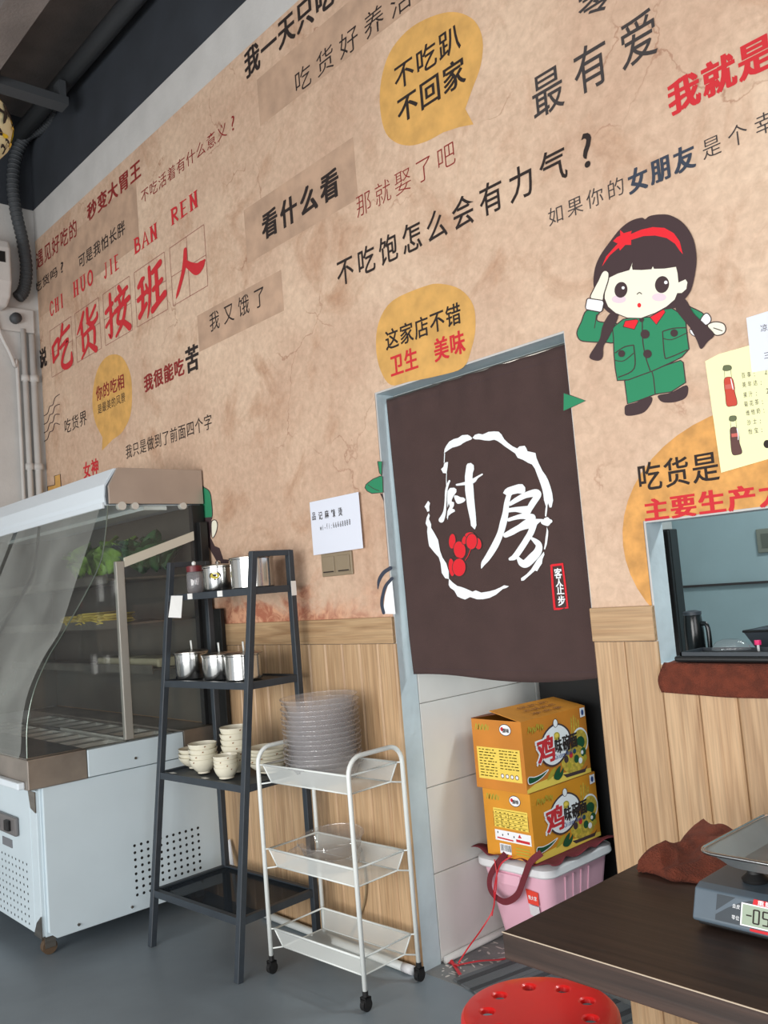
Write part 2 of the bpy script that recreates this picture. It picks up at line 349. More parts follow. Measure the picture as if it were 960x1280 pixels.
# ------------------------------------------------------------------ flat print helpers
def catmull(pts, closed=True, k=4):
    n = len(pts); out = []
    rng = range(n) if closed else range(n - 1)
    for i in rng:
        g = lambda j: pts[j % n] if closed else pts[max(0, min(n - 1, j))]
        p0, p1, p2, p3 = g(i - 1), g(i), g(i + 1), g(i + 2)
        for t in range(k):
            t /= k
            out.append(tuple(0.5 * ((2 * b) + (-a + c) * t + (2 * a - 5 * b + 4 * c - d) * t * t + (-a + 3 * b - 3 * c + d) * t ** 3) for a, b, c, d in zip(p0, p1, p2, p3)))
    if not closed: out.append(tuple(pts[-1]))
    return out
class Print:
    """flat artwork: shapes given in drawing units, mapped by f(x, y, layer) to the printed surface"""
    def __init__(s, f, slots): s.f = f; s.slots = slots; s.bm = bmesh.new(); s.layer = 0
    def _face(s, pts, mi):
        vs = [s.bm.verts.new(s.f(p[0], p[1], s.layer)) for p in pts]
        try: fc = s.bm.faces.new(vs); fc.material_index = mi; return fc
        except ValueError: return None
    def poly(s, pts, mi, smooth=True, line=None, lw=2.5, k=4):
        s.layer += 1
        q = catmull(pts, True, k) if smooth else pts
        fc = s._face(q, mi)
        if fc:
            vs = list(fc.verts); s.bm.faces.remove(fc)
            for t in tessellate_polygon([[Vector((p[0], p[1], 0)) for p in q]]):
                try: f2 = s.bm.faces.new([vs[i] for i in t]); f2.material_index = mi
                except ValueError: pass
        if line is not None: s.layer += 1; s.rib([(p[0], p[1], lw) for p in q] + [(q[0][0], q[0][1], lw)], line, False)
        return s
    def ell(s, cx, cy, rx, ry, mi, rot=0.0, line=None, lw=2.5, n=28):
        c, d = math.cos(rot), math.sin(rot)
        return s.poly([(cx + rx * math.cos(a) * c - ry * math.sin(a) * d, cy + rx * math.cos(a) * d + ry * math.sin(a) * c) for a in [2 * PI * i / n for i in range(n)]], mi, False, line, lw)
    def rib(s, pts, mi, smooth=True, caps=True):
        q = catmull(pts, False, 5) if smooth and len(pts) > 2 else pts
        L, R = [], []
        for i, p in enumerate(q):
            a = q[max(0, i - 1)]; b = q[min(len(q) - 1, i + 1)]
            dx, dy = b[0] - a[0], b[1] - a[1]; ln = math.hypot(dx, dy) or 1
            nx, ny = -dy / ln * p[2] / 2, dx / ln * p[2] / 2
            L.append((p[0] + nx, p[1] + ny)); R.append((p[0] - nx, p[1] - ny))
        lv = [s.bm.verts.new(s.f(*p, s.layer)) for p in L]; rv = [s.bm.verts.new(s.f(*p, s.layer)) for p in R]
        for i in range(len(q) - 1):
            try: fc = s.bm.faces.new((lv[i], lv[i + 1], rv[i + 1], rv[i])); fc.material_index = mi
            except ValueError: pass
        if caps:
            for e in (0, -1):
                if q[e][2] > 6:
                    s.layer += 0.35
                    s._face([(q[e][0] + q[e][2] / 2 * math.cos(a), q[e][1] + q[e][2] / 2 * math.sin(a)) for a in [2 * PI * i / 12 for i in range(12)]], mi)
        return s
    def brush(s, pts, mi): s.layer += 1; return s.rib(pts, mi)
    def done(s, name, parent): return new_obj(name, bm=s.bm, mats=s.slots, parent=parent)

GL = {}
_fc = bpy.data.curves.new('glyph', 'FONT'); _fo = bpy.data.objects.new('glyph', _fc); COL.objects.link(_fo); _fc.size = 1; _fc.resolution_u = 3
def glyph(ch, wt):
    if (ch, wt) in GL: return GL[(ch, wt)]
    _fc.body = ch; _fc.offset = wt; bpy.context.view_layer.update()
    me = _fo.to_mesh(); g = ([tuple(v.co[:2]) for v in me.vertices], [tuple(p.vertices) for p in me.polygons])
    _fo.to_mesh_clear(); GL[(ch, wt)] = g; return g
def letters(name, text, frame, m, parent, wt=0.0, fill=0.94, shear=0.0, jitter=0.0, nrm=(0, -1, 0)):
    """frame(a, b): a runs 0..1 over the whole phrase, b 0..1 over the height of a character"""
    mb = MB(); n = len(text); rnd = random.Random(len(text) * 7 + ord(text[0]))
    for i, ch in enumerate(text):
        if ch == ' ': continue
        vs, fs = glyph(ch, min(wt, 0.004))
        if not vs: continue
        xs = [p[0] for p in vs]
        if ord(ch) < 128:
            w0, w1 = min(xs), max(xs); s_ = min(1.0, (w1 - w0) / 0.6) * 0.86; off = (1 - s_) / 2
            top = 0.72
            q = [(((p[0] - w0) / max(1e-6, w1 - w0)) * s_ + off, p[1] / top) for p in vs]
        else: q = [(p[0], (p[1] + 0.075) / 0.92) for p in vs]
        ja, jb = rnd.uniform(-jitter, jitter), rnd.uniform(-jitter, jitter)
        d = max(0.0, wt) * 1.25
        for k, (dx, dy) in enumerate([(0, 0)] if d == 0 else [(-d, -d * .5), (d, -d * .5), (-d, d * .5), (d, d * .5)]):  # heavier weights: the outline printed a little wider
            mb.add([tuple(Vector(frame((i + 0.5 + (a + dx - 0.5) * fill + (b - 0.5) * shear + ja) / n, b + dy + jb)) + Vector(nrm) * (k * 0.0001)) for a, b in q], fs)
    return mb.build(name, m, parent)

print('setup ok')
# ================================================================== THE ROOM
DX0, DX1, DZ = -2.455, -1.57, 2.157          # kitchen doorway
WX0, WX1, WZ0, WZ1 = -1.356, 0.35, 1.135, 1.537   # serving hatch
XL, XR, CEIL = -5.74, 3.0, 4.80
def wall_mesh():
    bm = bmesh.new()
    xs = [XL, DX0, DX1, WX0, WX1, XR]; zs = [0, WZ0, WZ1, DZ, 4.15, CEIL]
    vv = {}
    def V(x, y, z):
        k = (round(x, 4), y, round(z, 4))
        if k not in vv: vv[k] = bm.verts.new((x, y, z))
        return vv[k]
    T = 0.09
    solid = {}
    for i in range(5):
        for j in range(5):
            hole = (i == 1 and zs[j] < DZ) or (i == 3 and j == 1)
            solid[i, j] = not hole
    for (i, j), sd in solid.items():
        if not sd: continue
        x0, x1, z0, z1 = xs[i], xs[i + 1], zs[j], zs[j + 1]
        f = bm.faces.new((V(x0, 0, z0), V(x1, 0, z0), V(x1, 0, z1), V(x0, 0, z1))); f.material_index = 1 if j == 4 else 0
        f = bm.faces.new((V(x1, T, z0), V(x0, T, z0), V(x0, T, z1), V(x1, T, z1))); f.material_index = 2
        for di, dj, e in ((-1, 0, ((x0, z0), (x0, z1))), (1, 0, ((x1, z1), (x1, z0))), (0, -1, ((x1, z0), (x0, z0))), (0, 1, ((x0, z1), (x1, z1)))):
            if not solid.get((i + di, j + dj), False):
                a, b = e; f = bm.faces.new((V(a[0], 0, a[1]), V(a[0], T, a[1]), V(b[0], T, b[1]), V(b[0], 0, b[1]))); f.material_index = 2
    bmesh.ops.recalc_face_normals(bm, faces=bm.faces)
    return bm
wall = structure(new_obj('wall_back', bm=wall_mesh(), mats=[M_plaster, M_navy, M_reveal]))
wl = MB().box(XL - 0.1, XL, -6, 0.09, 0, 4.15).mat(1).box(XL - 0.1, XL, -6, 0.09, 4.15, CEIL)
structure(wl.build('wall_left', mats=[M_plaster, M_navy]))
structure(MB().box(XR, XR + 0.1, -6, 0.09, 0, CEIL).build('wall_right', M_plaster))
structure(MB().box(XL - 0.1, XR + 0.1, -6, 2.2, -0.1, 0).build('floor', M_floor))
structure(MB().box(XL - 0.1, XR + 0.1, -6.1, -6, 2.70, CEIL + 0.1).build('unseen_front_shade', M_plaster))  # unseen piece added above the opening so the upper room gets less light
structure(MB().box(XL - 0.1, XR + 0.1, -6, 0.09, CEIL, CEIL + 0.1).build('ceiling', M_slab))
# kitchen shell
structure(MB().box(DX0 - 0.1, 1.4, 2.1, 2.2, 0, 2.9).build('wall_kitchen_back', M_teal))
structure(MB().box(1.3, 1.4, 0.09, 2.1, 0, 2.9).build('wall_kitchen_right', M_teal))
structure(MB().box(DX0 - 0.1, 1.4, 0.09, 2.2, 2.9, 3.0).build('ceiling_kitchen', M_plaster))
wk = structure(MB().box(DX0 - 0.1, DX0 - 0.008, 0.09, 2.1, 0, 2.9).build('wall_kitchen_left', M_grout))
tile_me = None
for r in range(9):
    for c in range(3):
        y0 = 0.095 + c * 0.702; y1 = min(y0 + 0.699, 2.095); z0 = 0.008 + r * 0.3175
        if tile_me is None or c == 2:
            o = MB().box(-0.008, 0, 0, y1 - y0, 0, 0.3145).build('tile', M_tile, wk); bevel(o, 0.0015, 1)
            if c < 2: tile_me = o
        else:
            o = tile_me.copy(); COL.objects.link(o)
        o.location = (DX0, y0, z0)
structure(MB().tube([(DX0 + 0.013, 0.098, 0.014), (DX0 + 0.013, 0.78, 0.014)], 0.013, 10).build('trim_1', M_plaster, smooth=True))
M_thr = mat('worn_threshold_concrete', (0.50, 0.50, 0.49), 0.6, scale=9, col2=(0.44, 0.45, 0.46), bump=0.2, var=0.1)
structure(MB().box(DX0 + 0.0005, DX1 - 0.0005, 0.0, 0.80, 0.0, 0.0012).build('trim_4', M_thr))
rnd_ = random.Random(11); spots = MB()
for k in range(70):
    cx_, cy_ = rnd_.uniform(DX0 + 0.03, DX0 + 0.28), rnd_.uniform(0.02, 0.36); a_ = rnd_.uniform(0, PI); r1, r2 = rnd_.uniform(.003, .022), rnd_.uniform(.002, .006)
    spots.add([(cx_ + r1 * math.cos(t) * math.cos(a_) - r2 * math.sin(t) * math.sin(a_), cy_ + r1 * math.cos(t) * math.sin(a_) + r2 * math.sin(t) * math.cos(a_), 0.0014 + k * 0.000003) for t in [2 * PI * i / 7 for i in range(7)]], [tuple(range(7))])
o = spots.build('paint_spots', mat('paint_spatter', (0.80, 0.78, 0.75), 0.8)); tag(o, 'dried white paint spatter on the threshold floor beside the pink box', 'paint spatter', None, 'stuff')

# ceiling beam, pipe and bracket
structure(MB().box(XL, XR, -0.74, -0.57, 4.40, CEIL).build('trim_2', M_slab))
p = MB().tube([(XL + 0.02, -0.10, 4.62), (XR - 0.02, -0.10, 4.62)], 0.052, 14).build('ceiling_pipe', M_pipe_dk, smooth=True)
tag(p, 'thick dark grey pipe running under the ceiling along the mural wall', 'pipe')
br = root('pipe_hanger', (-4.86, -0.45, 4.42), 'dark flat hanger bar crossing under the ceiling pipe at the left', 'bracket')
MB().box(-0.05, 0.05, -0.42, 0.33, 0, 0.05).build('bar', M_pipe_dk, br)
MB().box(-0.045, 0.045, 0.28, 0.32, 0.05, 0.15).build('end_plate', M_pipe_dk, br); MB().box(-0.045, 0.045, -0.1, -0.06, 0.05, 0.38).build('end_plate', M_pipe_dk, br)
pp = [on_x(75, 118, -5.2), on_x(66, 145, -5.35), on_x(52, 160, -5.5), on_x(33, 170, -5.62), on_x(20, 195, -5.67), on_x(16, 230, -5.67), on_x(20, 265, -5.67), on_x(28, 300, -5.67), on_x(33, 335, -5.67), on_x(30, 362, -5.67), on_x(22, 372, -5.67)]
pp = [tuple(p) for p in pp]
q = catmull(pp, False, 6)
cb = MB().tube(q, 0.036, 10)
for i in range(0, len(q) - 1, 1):
    a = Vector(q[i]); b = Vector(q[i + 1]); cb.tube([a.lerp(b, 0.2), a.lerp(b, 0.5)], 0.041, 10)
tag(cb.build('flexible_conduit', M_pipe_dk, smooth=True), 'dark ribbed conduit curving down the left wall corner to the white unit', 'conduit')
# wall unit at the left edge and the white pipes below it
ac = root('wall_heater_unit', (XL, -0.38, 3.40), 'rounded white wall mounted unit at the left edge above the pipes', 'air unit')
pr = [(0, 0), (0.12, 0), (0.19, 0.05), (0.22, 0.14), (0.22, 0.36), (0.20, 0.42), (0, 0.42)]
mb = MB(); n = len(pr); mb.add([(x, -0.6, z) for x, z in pr] + [(x, 0.14, z) for x, z in pr], [tuple(range(n)), tuple(range(n, 2 * n))[::-1]] + [(i, i + n, (i + 1) % n + n, (i + 1) % n) for i in range(n)])
bevel(mb.build('housing', M_plaster, ac), 0.02, 3)
MB().box(0.221, 0.224, -0.05, 0.10, 0.26, 0.33).build('vent_slot', M_black, ac)
br = root('conduit_bracket', (XL + 0.001, -0.15, 3.36), 'small white metal bracket holding the conduit end below the unit', 'bracket')
bevel(MB().box(0, 0.03, -0.13, 0.11, -0.08, 0.08).build('plate', M_plaster, br), 0.008)
MB().tube([(0.03, -0.02, 0), (0.07, -0.02, 0)], 0.035, 12).build('clamp', M_pipe_dk, br, smooth=True)
for i, (yy, z1, r, lab) in enumerate(((-0.118, 3.30, 0.018, 'white pipe on the left wall, the one farther from the mural corner'), (-0.062, 3.27, 0.022, 'white pipe on the left wall, the one nearer the mural corner'))):
    pr_ = root('wall_pipe', (XL + 0.026, yy, 0), lab, 'pipe', 'white pipes down the left wall')
    MB().tube([(0, 0, 0.02), (0, 0, z1)], r, 12).build('tube', M_plaster, pr_, smooth=True)
    for z_ in (2.36, 2.95): MB().tube([(0, 0, z_), (0, 0, z_ + 0.04)], r * 1.5, 12).build('coupling', M_plaster, pr_, smooth=True)
c_ = catmull([(-5.70, -0.30, 3.40), (-5.70, -0.27, 3.25), (-5.70, -0.19, 3.05), (-5.715, -0.165, 2.8), (-5.722, -0.165, 0.05)], False, 8)
tag(MB().tube(c_, 0.012, 8).build('white_cable', M_plaster, smooth=True), 'thin white cable curving down from the wall unit at the left', 'cable')

# ================================================================== WAINSCOT: every plank a piece of the back wall
PW = 0.1088; g0 = -1.464
k0 = math.ceil((XL - g0) / PW) - 1; k1 = int((XR - g0) / PW) + 1
plank_src = {}
def plank(name, x0, x1, z0, z1, m, rnd=None):
    key = (name, round(x1 - x0, 4), round(z1 - z0, 4))
    if key in plank_src:
        o = plank_src[key].copy(); COL.objects.link(o)
    else:
        g = 0.0035; W = x1 - x0; H = z1 - z0; hx, hz = W / 2, H / 2
        if name == 'wall_plank':  # V-groove shoulders left and right
            prof = [(-hx, 0), (-hx + 0.0012, -0.006), (-hx + 0.0075, -0.012), (hx - 0.0075, -0.012), (hx - 0.0012, -0.006), (hx, 0)]
            vs = [(x, y, -hz) for x, y in prof] + [(x, y, hz) for x, y in prof]; n = 6
            fs = [(i, i + 1, i + 1 + n, i + n) for i in range(n - 1)] + [tuple(range(n))[::-1], tuple(range(n, 2 * n)), (n - 1, 0, n, 2 * n - 1)]
            o = new_obj(name, vs, fs, m, wall)
        else:
            o = MB().box(-hx, hx, -0.016, 0, -hz, hz).build(name, m, wall); bevel(o, 0.002, 1)
        plank_src[key] = o
    o.location = ((x0 + x1) / 2, 0, (z0 + z1) / 2); return o
for k in range(k0, k1 + 1):
    a, b = g0 + (k - 1) * PW, g0 + k * PW
    a, b = max(a, XL), min(b, XR)
    segs = [(a, b)]
    if b > DX0 and a < DX1:
        segs = [s for s in ((a, min(b, DX0)), (max(a, DX1), b)) if s[1] - s[0] > 0.004]
    for (c, d) in segs:
        top = 1.198
        if c >= WX0 - 0.02 and d <= WX1 + 0.02 or (c < WX1 and d > WX0 and c >= WX0 - 0.0): top = WZ0 - 0.004
        if c < WX0 < d - 0.004: plank('wall_plank', c, WX0, 0.0, top, M_wood); c = WX0; top = WZ0 - 0.004
        if c < WX1 < d - 0.004: plank('wall_plank', c, WX1, 0.0, WZ0 - 0.004, M_wood); c = WX1; top = 1.198
        if d - c > 0.003: plank('wall_plank', c, d, 0.0, top, M_wood)
for a, b in ((XL, -4.6), (-4.6, -3.655), (-3.655, DX0 - 0.001), (DX1 + 0.001, WX0), (WX1, 1.7), (1.7, XR)):
    plank('rail_plank', a + 0.0008, b - 0.0008, 1.2, 1.300, M_woodx)

# ================================================================== WALLPAPER WITH ITS PRINT
def holed(x0, x1, z0, z1, holes, y):
    xs = sorted({x0, x1} | {h[i] for h in holes for i in (0, 1) if x0 < h[i] < x1}); zs = sorted({z0, z1} | {h[i] for h in holes for i in (2, 3) if z0 < h[i] < z1})
    mb = MB()
    for i in range(len(xs) - 1):
        for j in range(len(zs) - 1):
            cx, cz = (xs[i] + xs[i + 1]) / 2, (zs[j] + zs[j + 1]) / 2
            if any(h[0] < cx < h[1] and h[2] < cz < h[3] for h in holes): continue
            mb.add([(xs[i], y, zs[j]), (xs[i + 1], y, zs[j]), (xs[i + 1], y, zs[j + 1]), (xs[i], y, zs[j + 1])], [(0, 1, 2, 3)])
    return mb
paper = holed(XL + 0.012, XR, 1.30, 3.93, [(DX0 - 0.006, DX1 + 0.004, 0, DZ + 0.006), (WX0 - 0.006, WX1 + 0.01, 0, WZ1 + 0.006)], -0.0025).build('wallpaper', M_paper, wall)
plabel(paper, 'tan parchment mural wallpaper with slogans')
EPS = 0.00009
def WP(u, v, layer=0):
    p = on_y(u, v, 0); return Vector((p.x, -0.0030 - EPS * layer, p.z))
def WZ(sx, sy, ox, oy):
    return lambda x, y, l=0: WP(ox + x * sx, oy + y * sy, l)
def phrase(text, u0, v0, u1, h, m, wt=0.0, fill=0.94, name='lettering', shear=0.0, jitter=0.0):
    """first character's lower left corner at (u0, v0), last ends at u1, first is h high - on the wall's own horizontals"""
    a = on_y(u0, v0); top = on_y(u0, v0 - h).z; z0 = a.z
    lo, hi = a.x, XR
    for _ in range(40):
        mid = (lo + hi) / 2; d = Vector((mid, 0, z0)) - CAM
        if 480 + F_PX * d.dot(rt) / d.dot(fwd) < u1: lo = mid
        else: hi = mid
    x1 = lo
    return letters(name, text, lambda s, t: (a.x + (x1 - a.x) * s, -0.0030 - EPS * 12, z0 + (top - z0) * t), m, paper, wt, fill, shear, jitter)

# tan blocks printed behind some phrases
for q4 in ([(322, 100), (520, -45), (660, -140), (666, -60), (520, 40), (326, 158)], [(307, 262), (443, 186), (446, 255), (310, 330)], [(247, 395), (352, 342), (356, 392), (250, 440)], [(47, 330), (160, 262), (176, 320), (52, 396)]):
    pr = Print(WP, [M_patch]); z = [on_y(*c) for c in q4]
    x0, x1 = min(p.x for p in z), max(p.x for p in z); zt = z[0].z; zb = z[-1].z
    v = [(x0, -0.0031, zb), (x1, -0.0031, zb), (x1, -0.0031, zt), (x0, -0.0031, zt)]
    pr.bm.free(); new_obj('printed_block', v, [(0, 1, 2, 3)], M_patch, paper)

# speech bubbles
B = WZ(0.3542, 0.3540, 300, 0)
pr = Print(B, [M_bubble]); pr.poly(catmull([(720, 468), (660, 500), (600, 515), (545, 500), (510, 455), (495, 360), (505, 260), (540, 170), (610, 95), (700, 52), (770, 45), (830, 75), (858, 140), (852, 230), (820, 320), (797, 385)], False, 4) + [(826, 440), (775, 450)], 0, False); pr.done('speech_bubble', paper)
B5 = WZ(0.3542, 0.3542, 300, 300)
pr = Print(B5, [M_bubble]); pr.poly([(650, 165), (710, 155), (780, 175), (825, 230), (833, 310), (820, 380), (790, 450), (700, 480), (600, 500), (535, 512), (498, 460), (482, 380), (492, 290), (540, 215)], 0); pr.done('speech_bubble', paper)
B4 = WZ(1 / 3, 1 / 3, 0, 280)
pr = Print(B4, [M_bubble]); pr.poly(catmull([(386, 800), (358, 740), (348, 660), (360, 570), (385, 515), (420, 490), (460, 500), (490, 560), (497, 640), (490, 720), (460, 780), (425, 808)], False, 4) + [(384, 850)], 0, False); pr.done('speech_bubble', paper)
B6 = WZ(1 / 3, 1 / 3, 640, 260)
cc = on_y(910, 600); pr = Print(lambda x, z, l: Vector((x, -0.0030 - EPS * l, z)), [M_bubble2])
e0 = on_y(772, 610).x
hh = on_y(880, 517).z
pts = []
RX, RZ, CX, CZ = 0.42, 0.335, e0 + 0.42, hh - 0.335
for i in range(49):
    a = PI * 1.5 - 2 * PI * i / 48; x, z = CX + RX * math.cos(a), CZ + RZ * math.sin(a)
    pts.append((x, z))
def clipz(pts, zmin, xcut):
    out = []
    for x, z in pts:
        if x > xcut and z < zmin: z = zmin
        elif z < 1.30: z = 1.30
        out.append((x, z))
    return out
# the disc, cut around the hatch
bm = bmesh.new(); vs = [bm.verts.new((x, -0.0034, z)) for x, z in pts[:-1]]; bm.faces.new(vs)
bmesh.ops.bisect_plane(bm, geom=bm.verts[:] + bm.edges[:] + bm.faces[:], plane_co=(0, 0, WZ1 + 0.006), plane_no=(0, 0, 1))
bmesh.ops.bisect_plane(bm, geom=bm.verts[:] + bm.edges[:] + bm.faces[:], plane_co=(WX0 - 0.006, 0, 0), plane_no=(1, 0, 0))
bmesh.ops.delete(bm, geom=[f for f in bm.faces if f.calc_center_median().z < WZ1 + 0.006 and f.calc_center_median().x > WX0 - 0.006], context='FACES')
bmesh.ops.bisect_plane(bm, geom=bm.verts[:] + bm.edges[:] + bm.faces[:], plane_co=(0, 0, 1.3), plane_no=(0, 0, -1), clear_outer=True)
new_obj('speech_bubble', bm=bm, m=M_bubble2, parent=paper)

# the slogans
P_ = phrase
P_('我一天只吃', 307, 101, 420, 36, M_ink, 0.022)
P_('吃货好养活', 367, 123, 521, 30, M_ink, -0.004, 0.8)
P_('不吃趴', 494, 117, 579, 33, M_ink, 0.006)
P_('不回家', 498, 158, 585, 34, M_ink, 0.014)
P_('零', 723, 33, 773, 44, M_inkgrey, 0.004)
P_('最有爱', 662, 156, 834, 56, M_inkgrey, 0.002, 0.78)
P_('我就是', 837, 147, 972, 42, M_inkdred if False else M_inkred, 0.03)
P_('那就娶了吧', 445, 275, 574, 29, M_inkdred, -0.012, 0.85)
P_('看什么看', 328, 302, 428, 33, M_ink, 0.03, 0.86)
P_('不吃饱怎么会有力气?', 421, 361, 760, 34, M_ink, 0.004, 0.84)
P_('如果你的', 685, 285, 785, 23, M_inkgrey, -0.006, 0.86)
P_('女朋友', 786, 245, 873, 30, M_inkblue, 0.026, 0.9)
P_('是个幸', 876, 203, 976, 26, M_inkgrey, -0.006, 0.78)
P_('这家店不错', 483, 439, 579, 25, M_ink, 0.01)
P_('卫生 美味', 489, 472, 584, 27, M_inkred, 0.022)
P_('我又饿了', 261, 417, 336, 24, M_ink, 0.0, 0.74)
P_('我很能吃', 181, 491, 232, 21, M_inkdred, 0.024)
P_('苦', 233, 468, 251, 32, M_ink, 0.03)
P_('我只是做到了前面四个字', 158, 574, 267, 17, M_ink, 0.0)
P_('吃货界', 81, 543, 110, 18, M_ink, 0.0)
P_('你的吃相', 121, 502, 157, 18, M_inkdred, 0.012)
P_('是最美的风景', 123, 518, 158, 12, M_ink, 0.0)
P_('女神', 105, 599, 125, 20, M_inkred, 0.02)
P_('说', 50, 462, 60, 24, M_ink, 0.03)
P_('遇见好吃的', 46, 338, 98, 22, M_inkdred, 0.004)
P_('吃货吗?', 44, 368, 84, 13, M_ink, 0.006)
P_('可是我怕长胖', 99, 337, 158, 17, M_ink, 0.004)
P_('秒变大胃王', 110, 278, 178, 22, M_inkdred, 0.022)
P_('不吃活着有什么意义?', 177, 256, 300, 17, M_inkdred, -0.004)
P_('吃货是', 798, 615, 903, 35, M_ink, 0.008)
P_('主要生产力', 806, 652, 990, 27, M_inkred, 0.03)
# letters with serifs
def serif(text, u0, v0, u1, h):
    S = {'C': [((.85, .75), (.6, .98), (.3, .93), (.14, .5), (.3, .07), (.62, .02), (.88, .28))], 'H': ['|.25', '|.75', '-.25-.75-.5'], 'I': ['|.5'], 'U': [((.25, .95), (.25, .3), (.5, .03), (.75, .3), (.75, .95)), 's.25-1', 's.75-1'],
         'O': [((.5, .97), (.2, .75), (.2, .25), (.5, .03), (.8, .25), (.8, .75), (.5, .97))], 'J': [((.6, .95), (.6, .25), (.4, .02), (.2, .2)), 's.6-1'], 'E': ['|.25', '-.25-.85-.96', '-.25-.7-.5', '-.25-.88-.04'],
         'B': ['|.25', ((.25, .96), (.7, .9), (.7, .58), (.25, .52)), ((.25, .52), (.8, .44), (.8, .08), (.25, .04))], 'A': [((.12, .03), (.5, .97), (.88, .03)), '-.25-.75-.35', 's.12-0', 's.88-0'],
         'N': ['|.22', '|.78', ((.22, .95), (.78, .05))], 'R': ['|.25', ((.25, .96), (.75, .9), (.75, .58), (.25, .52)), ((.45, .5), (.9, .04))]}
    a = on_y(u0, v0); top = on_y(u0, v0 - h).z; lo, hi = a.x, XR
    for _ in range(40):
        mid = (lo + hi) / 2; d = Vector((mid, 0, a.z)) - CAM
        if 480 + F_PX * d.dot(rt) / d.dot(fwd) < u1: lo = mid
        else: hi = mid
    n = len(text); cw = (lo - a.x) / n
    pr = Print(lambda x, y, l: Vector((a.x + x * cw, -0.0045 - 0.0001 * l, a.z + y * (top - a.z))), [M_inkred])
    for i, ch in enumerate(text):
        def seg(x0, y0, x1, y1, wd): pr.layer += 1; pr.rib([(i + .05 + x0 * .86, y0, wd), (i + .05 + x1 * .86, y1, wd)], 0, False, False)
        for s_ in S[ch]:
            if isinstance(s_, tuple):
                pr.layer += 1; pr.rib([(i + .05 + x * .86, y, .15) for x, y in catmull(list(s_), False, 3 if ch in 'COUJBR' else 1)], 0, False, False)
            elif s_[0] == '|':
                x = float(s_[1:]); seg(x, 0, x, 1, .2); seg(x - .2, 1, x + .2, 1, .05); seg(x - .2, 0, x + .2, 0, .05)
            elif s_[0] == '-':
                x0, x1, y = [float(t) for t in s_[1:].split('-')]; seg(x0, y, x1, y, .07)
            else:
                x, y = [float(t) for t in s_[1:].split('-')]; seg(x - .2, y, x + .2, y, .05)
    pr.done('lettering', paper)
serif('CHI', 63, 396, 82, 17); serif('HUO', 92, 373, 119, 19); serif('JIE', 130, 350, 151, 19); serif('BAN', 168, 319, 199, 19); serif('REN', 214, 283, 250, 20)
# practice squares and the brushed title
gz1, gz0 = on_y(215, 309).z, on_y(215, 384).z
gx = [on_y(62, 430).x, on_y(264, 330).x]
Ls = MB(); cwid = (gx[1] - gx[0]) / 5
def wl_(x0, z0, x1, z1, t=0.0045):
    if abs(x1 - x0) < 1e-6: Ls.add([(x0 - t / 2, -0.0045, z0), (x0 + t / 2, -0.0045, z0), (x0 + t / 2, -0.0045, z1), (x0 - t / 2, -0.0045, z1)], [(0, 1, 2, 3)])
    else: Ls.add([(x0, -0.0045, z0 - t / 2), (x1, -0.0045, z0 - t / 2), (x1, -0.0045, z0 + t / 2), (x0, -0.0045, z0 + t / 2)], [(0, 1, 2, 3)])
BX = []
for i in range(5):
    a = gx[0] + cwid * i + cwid * 0.05; b = a + cwid * 0.86; BX.append((a, b))
    for (x0, z0, x1, z1) in ((a, gz0, b, gz0), (a, gz1, b, gz1), (a, gz0, a, gz1), (b, gz0, b, gz1), ((a + b) / 2, gz0, (a + b) / 2, gz1), (a, (gz0 + gz1) / 2, b, (gz0 + gz1) / 2)):
        wl_(x0, z0, x1, z1, 0.003)
Ls.build('practice_grid', M_line, paper)
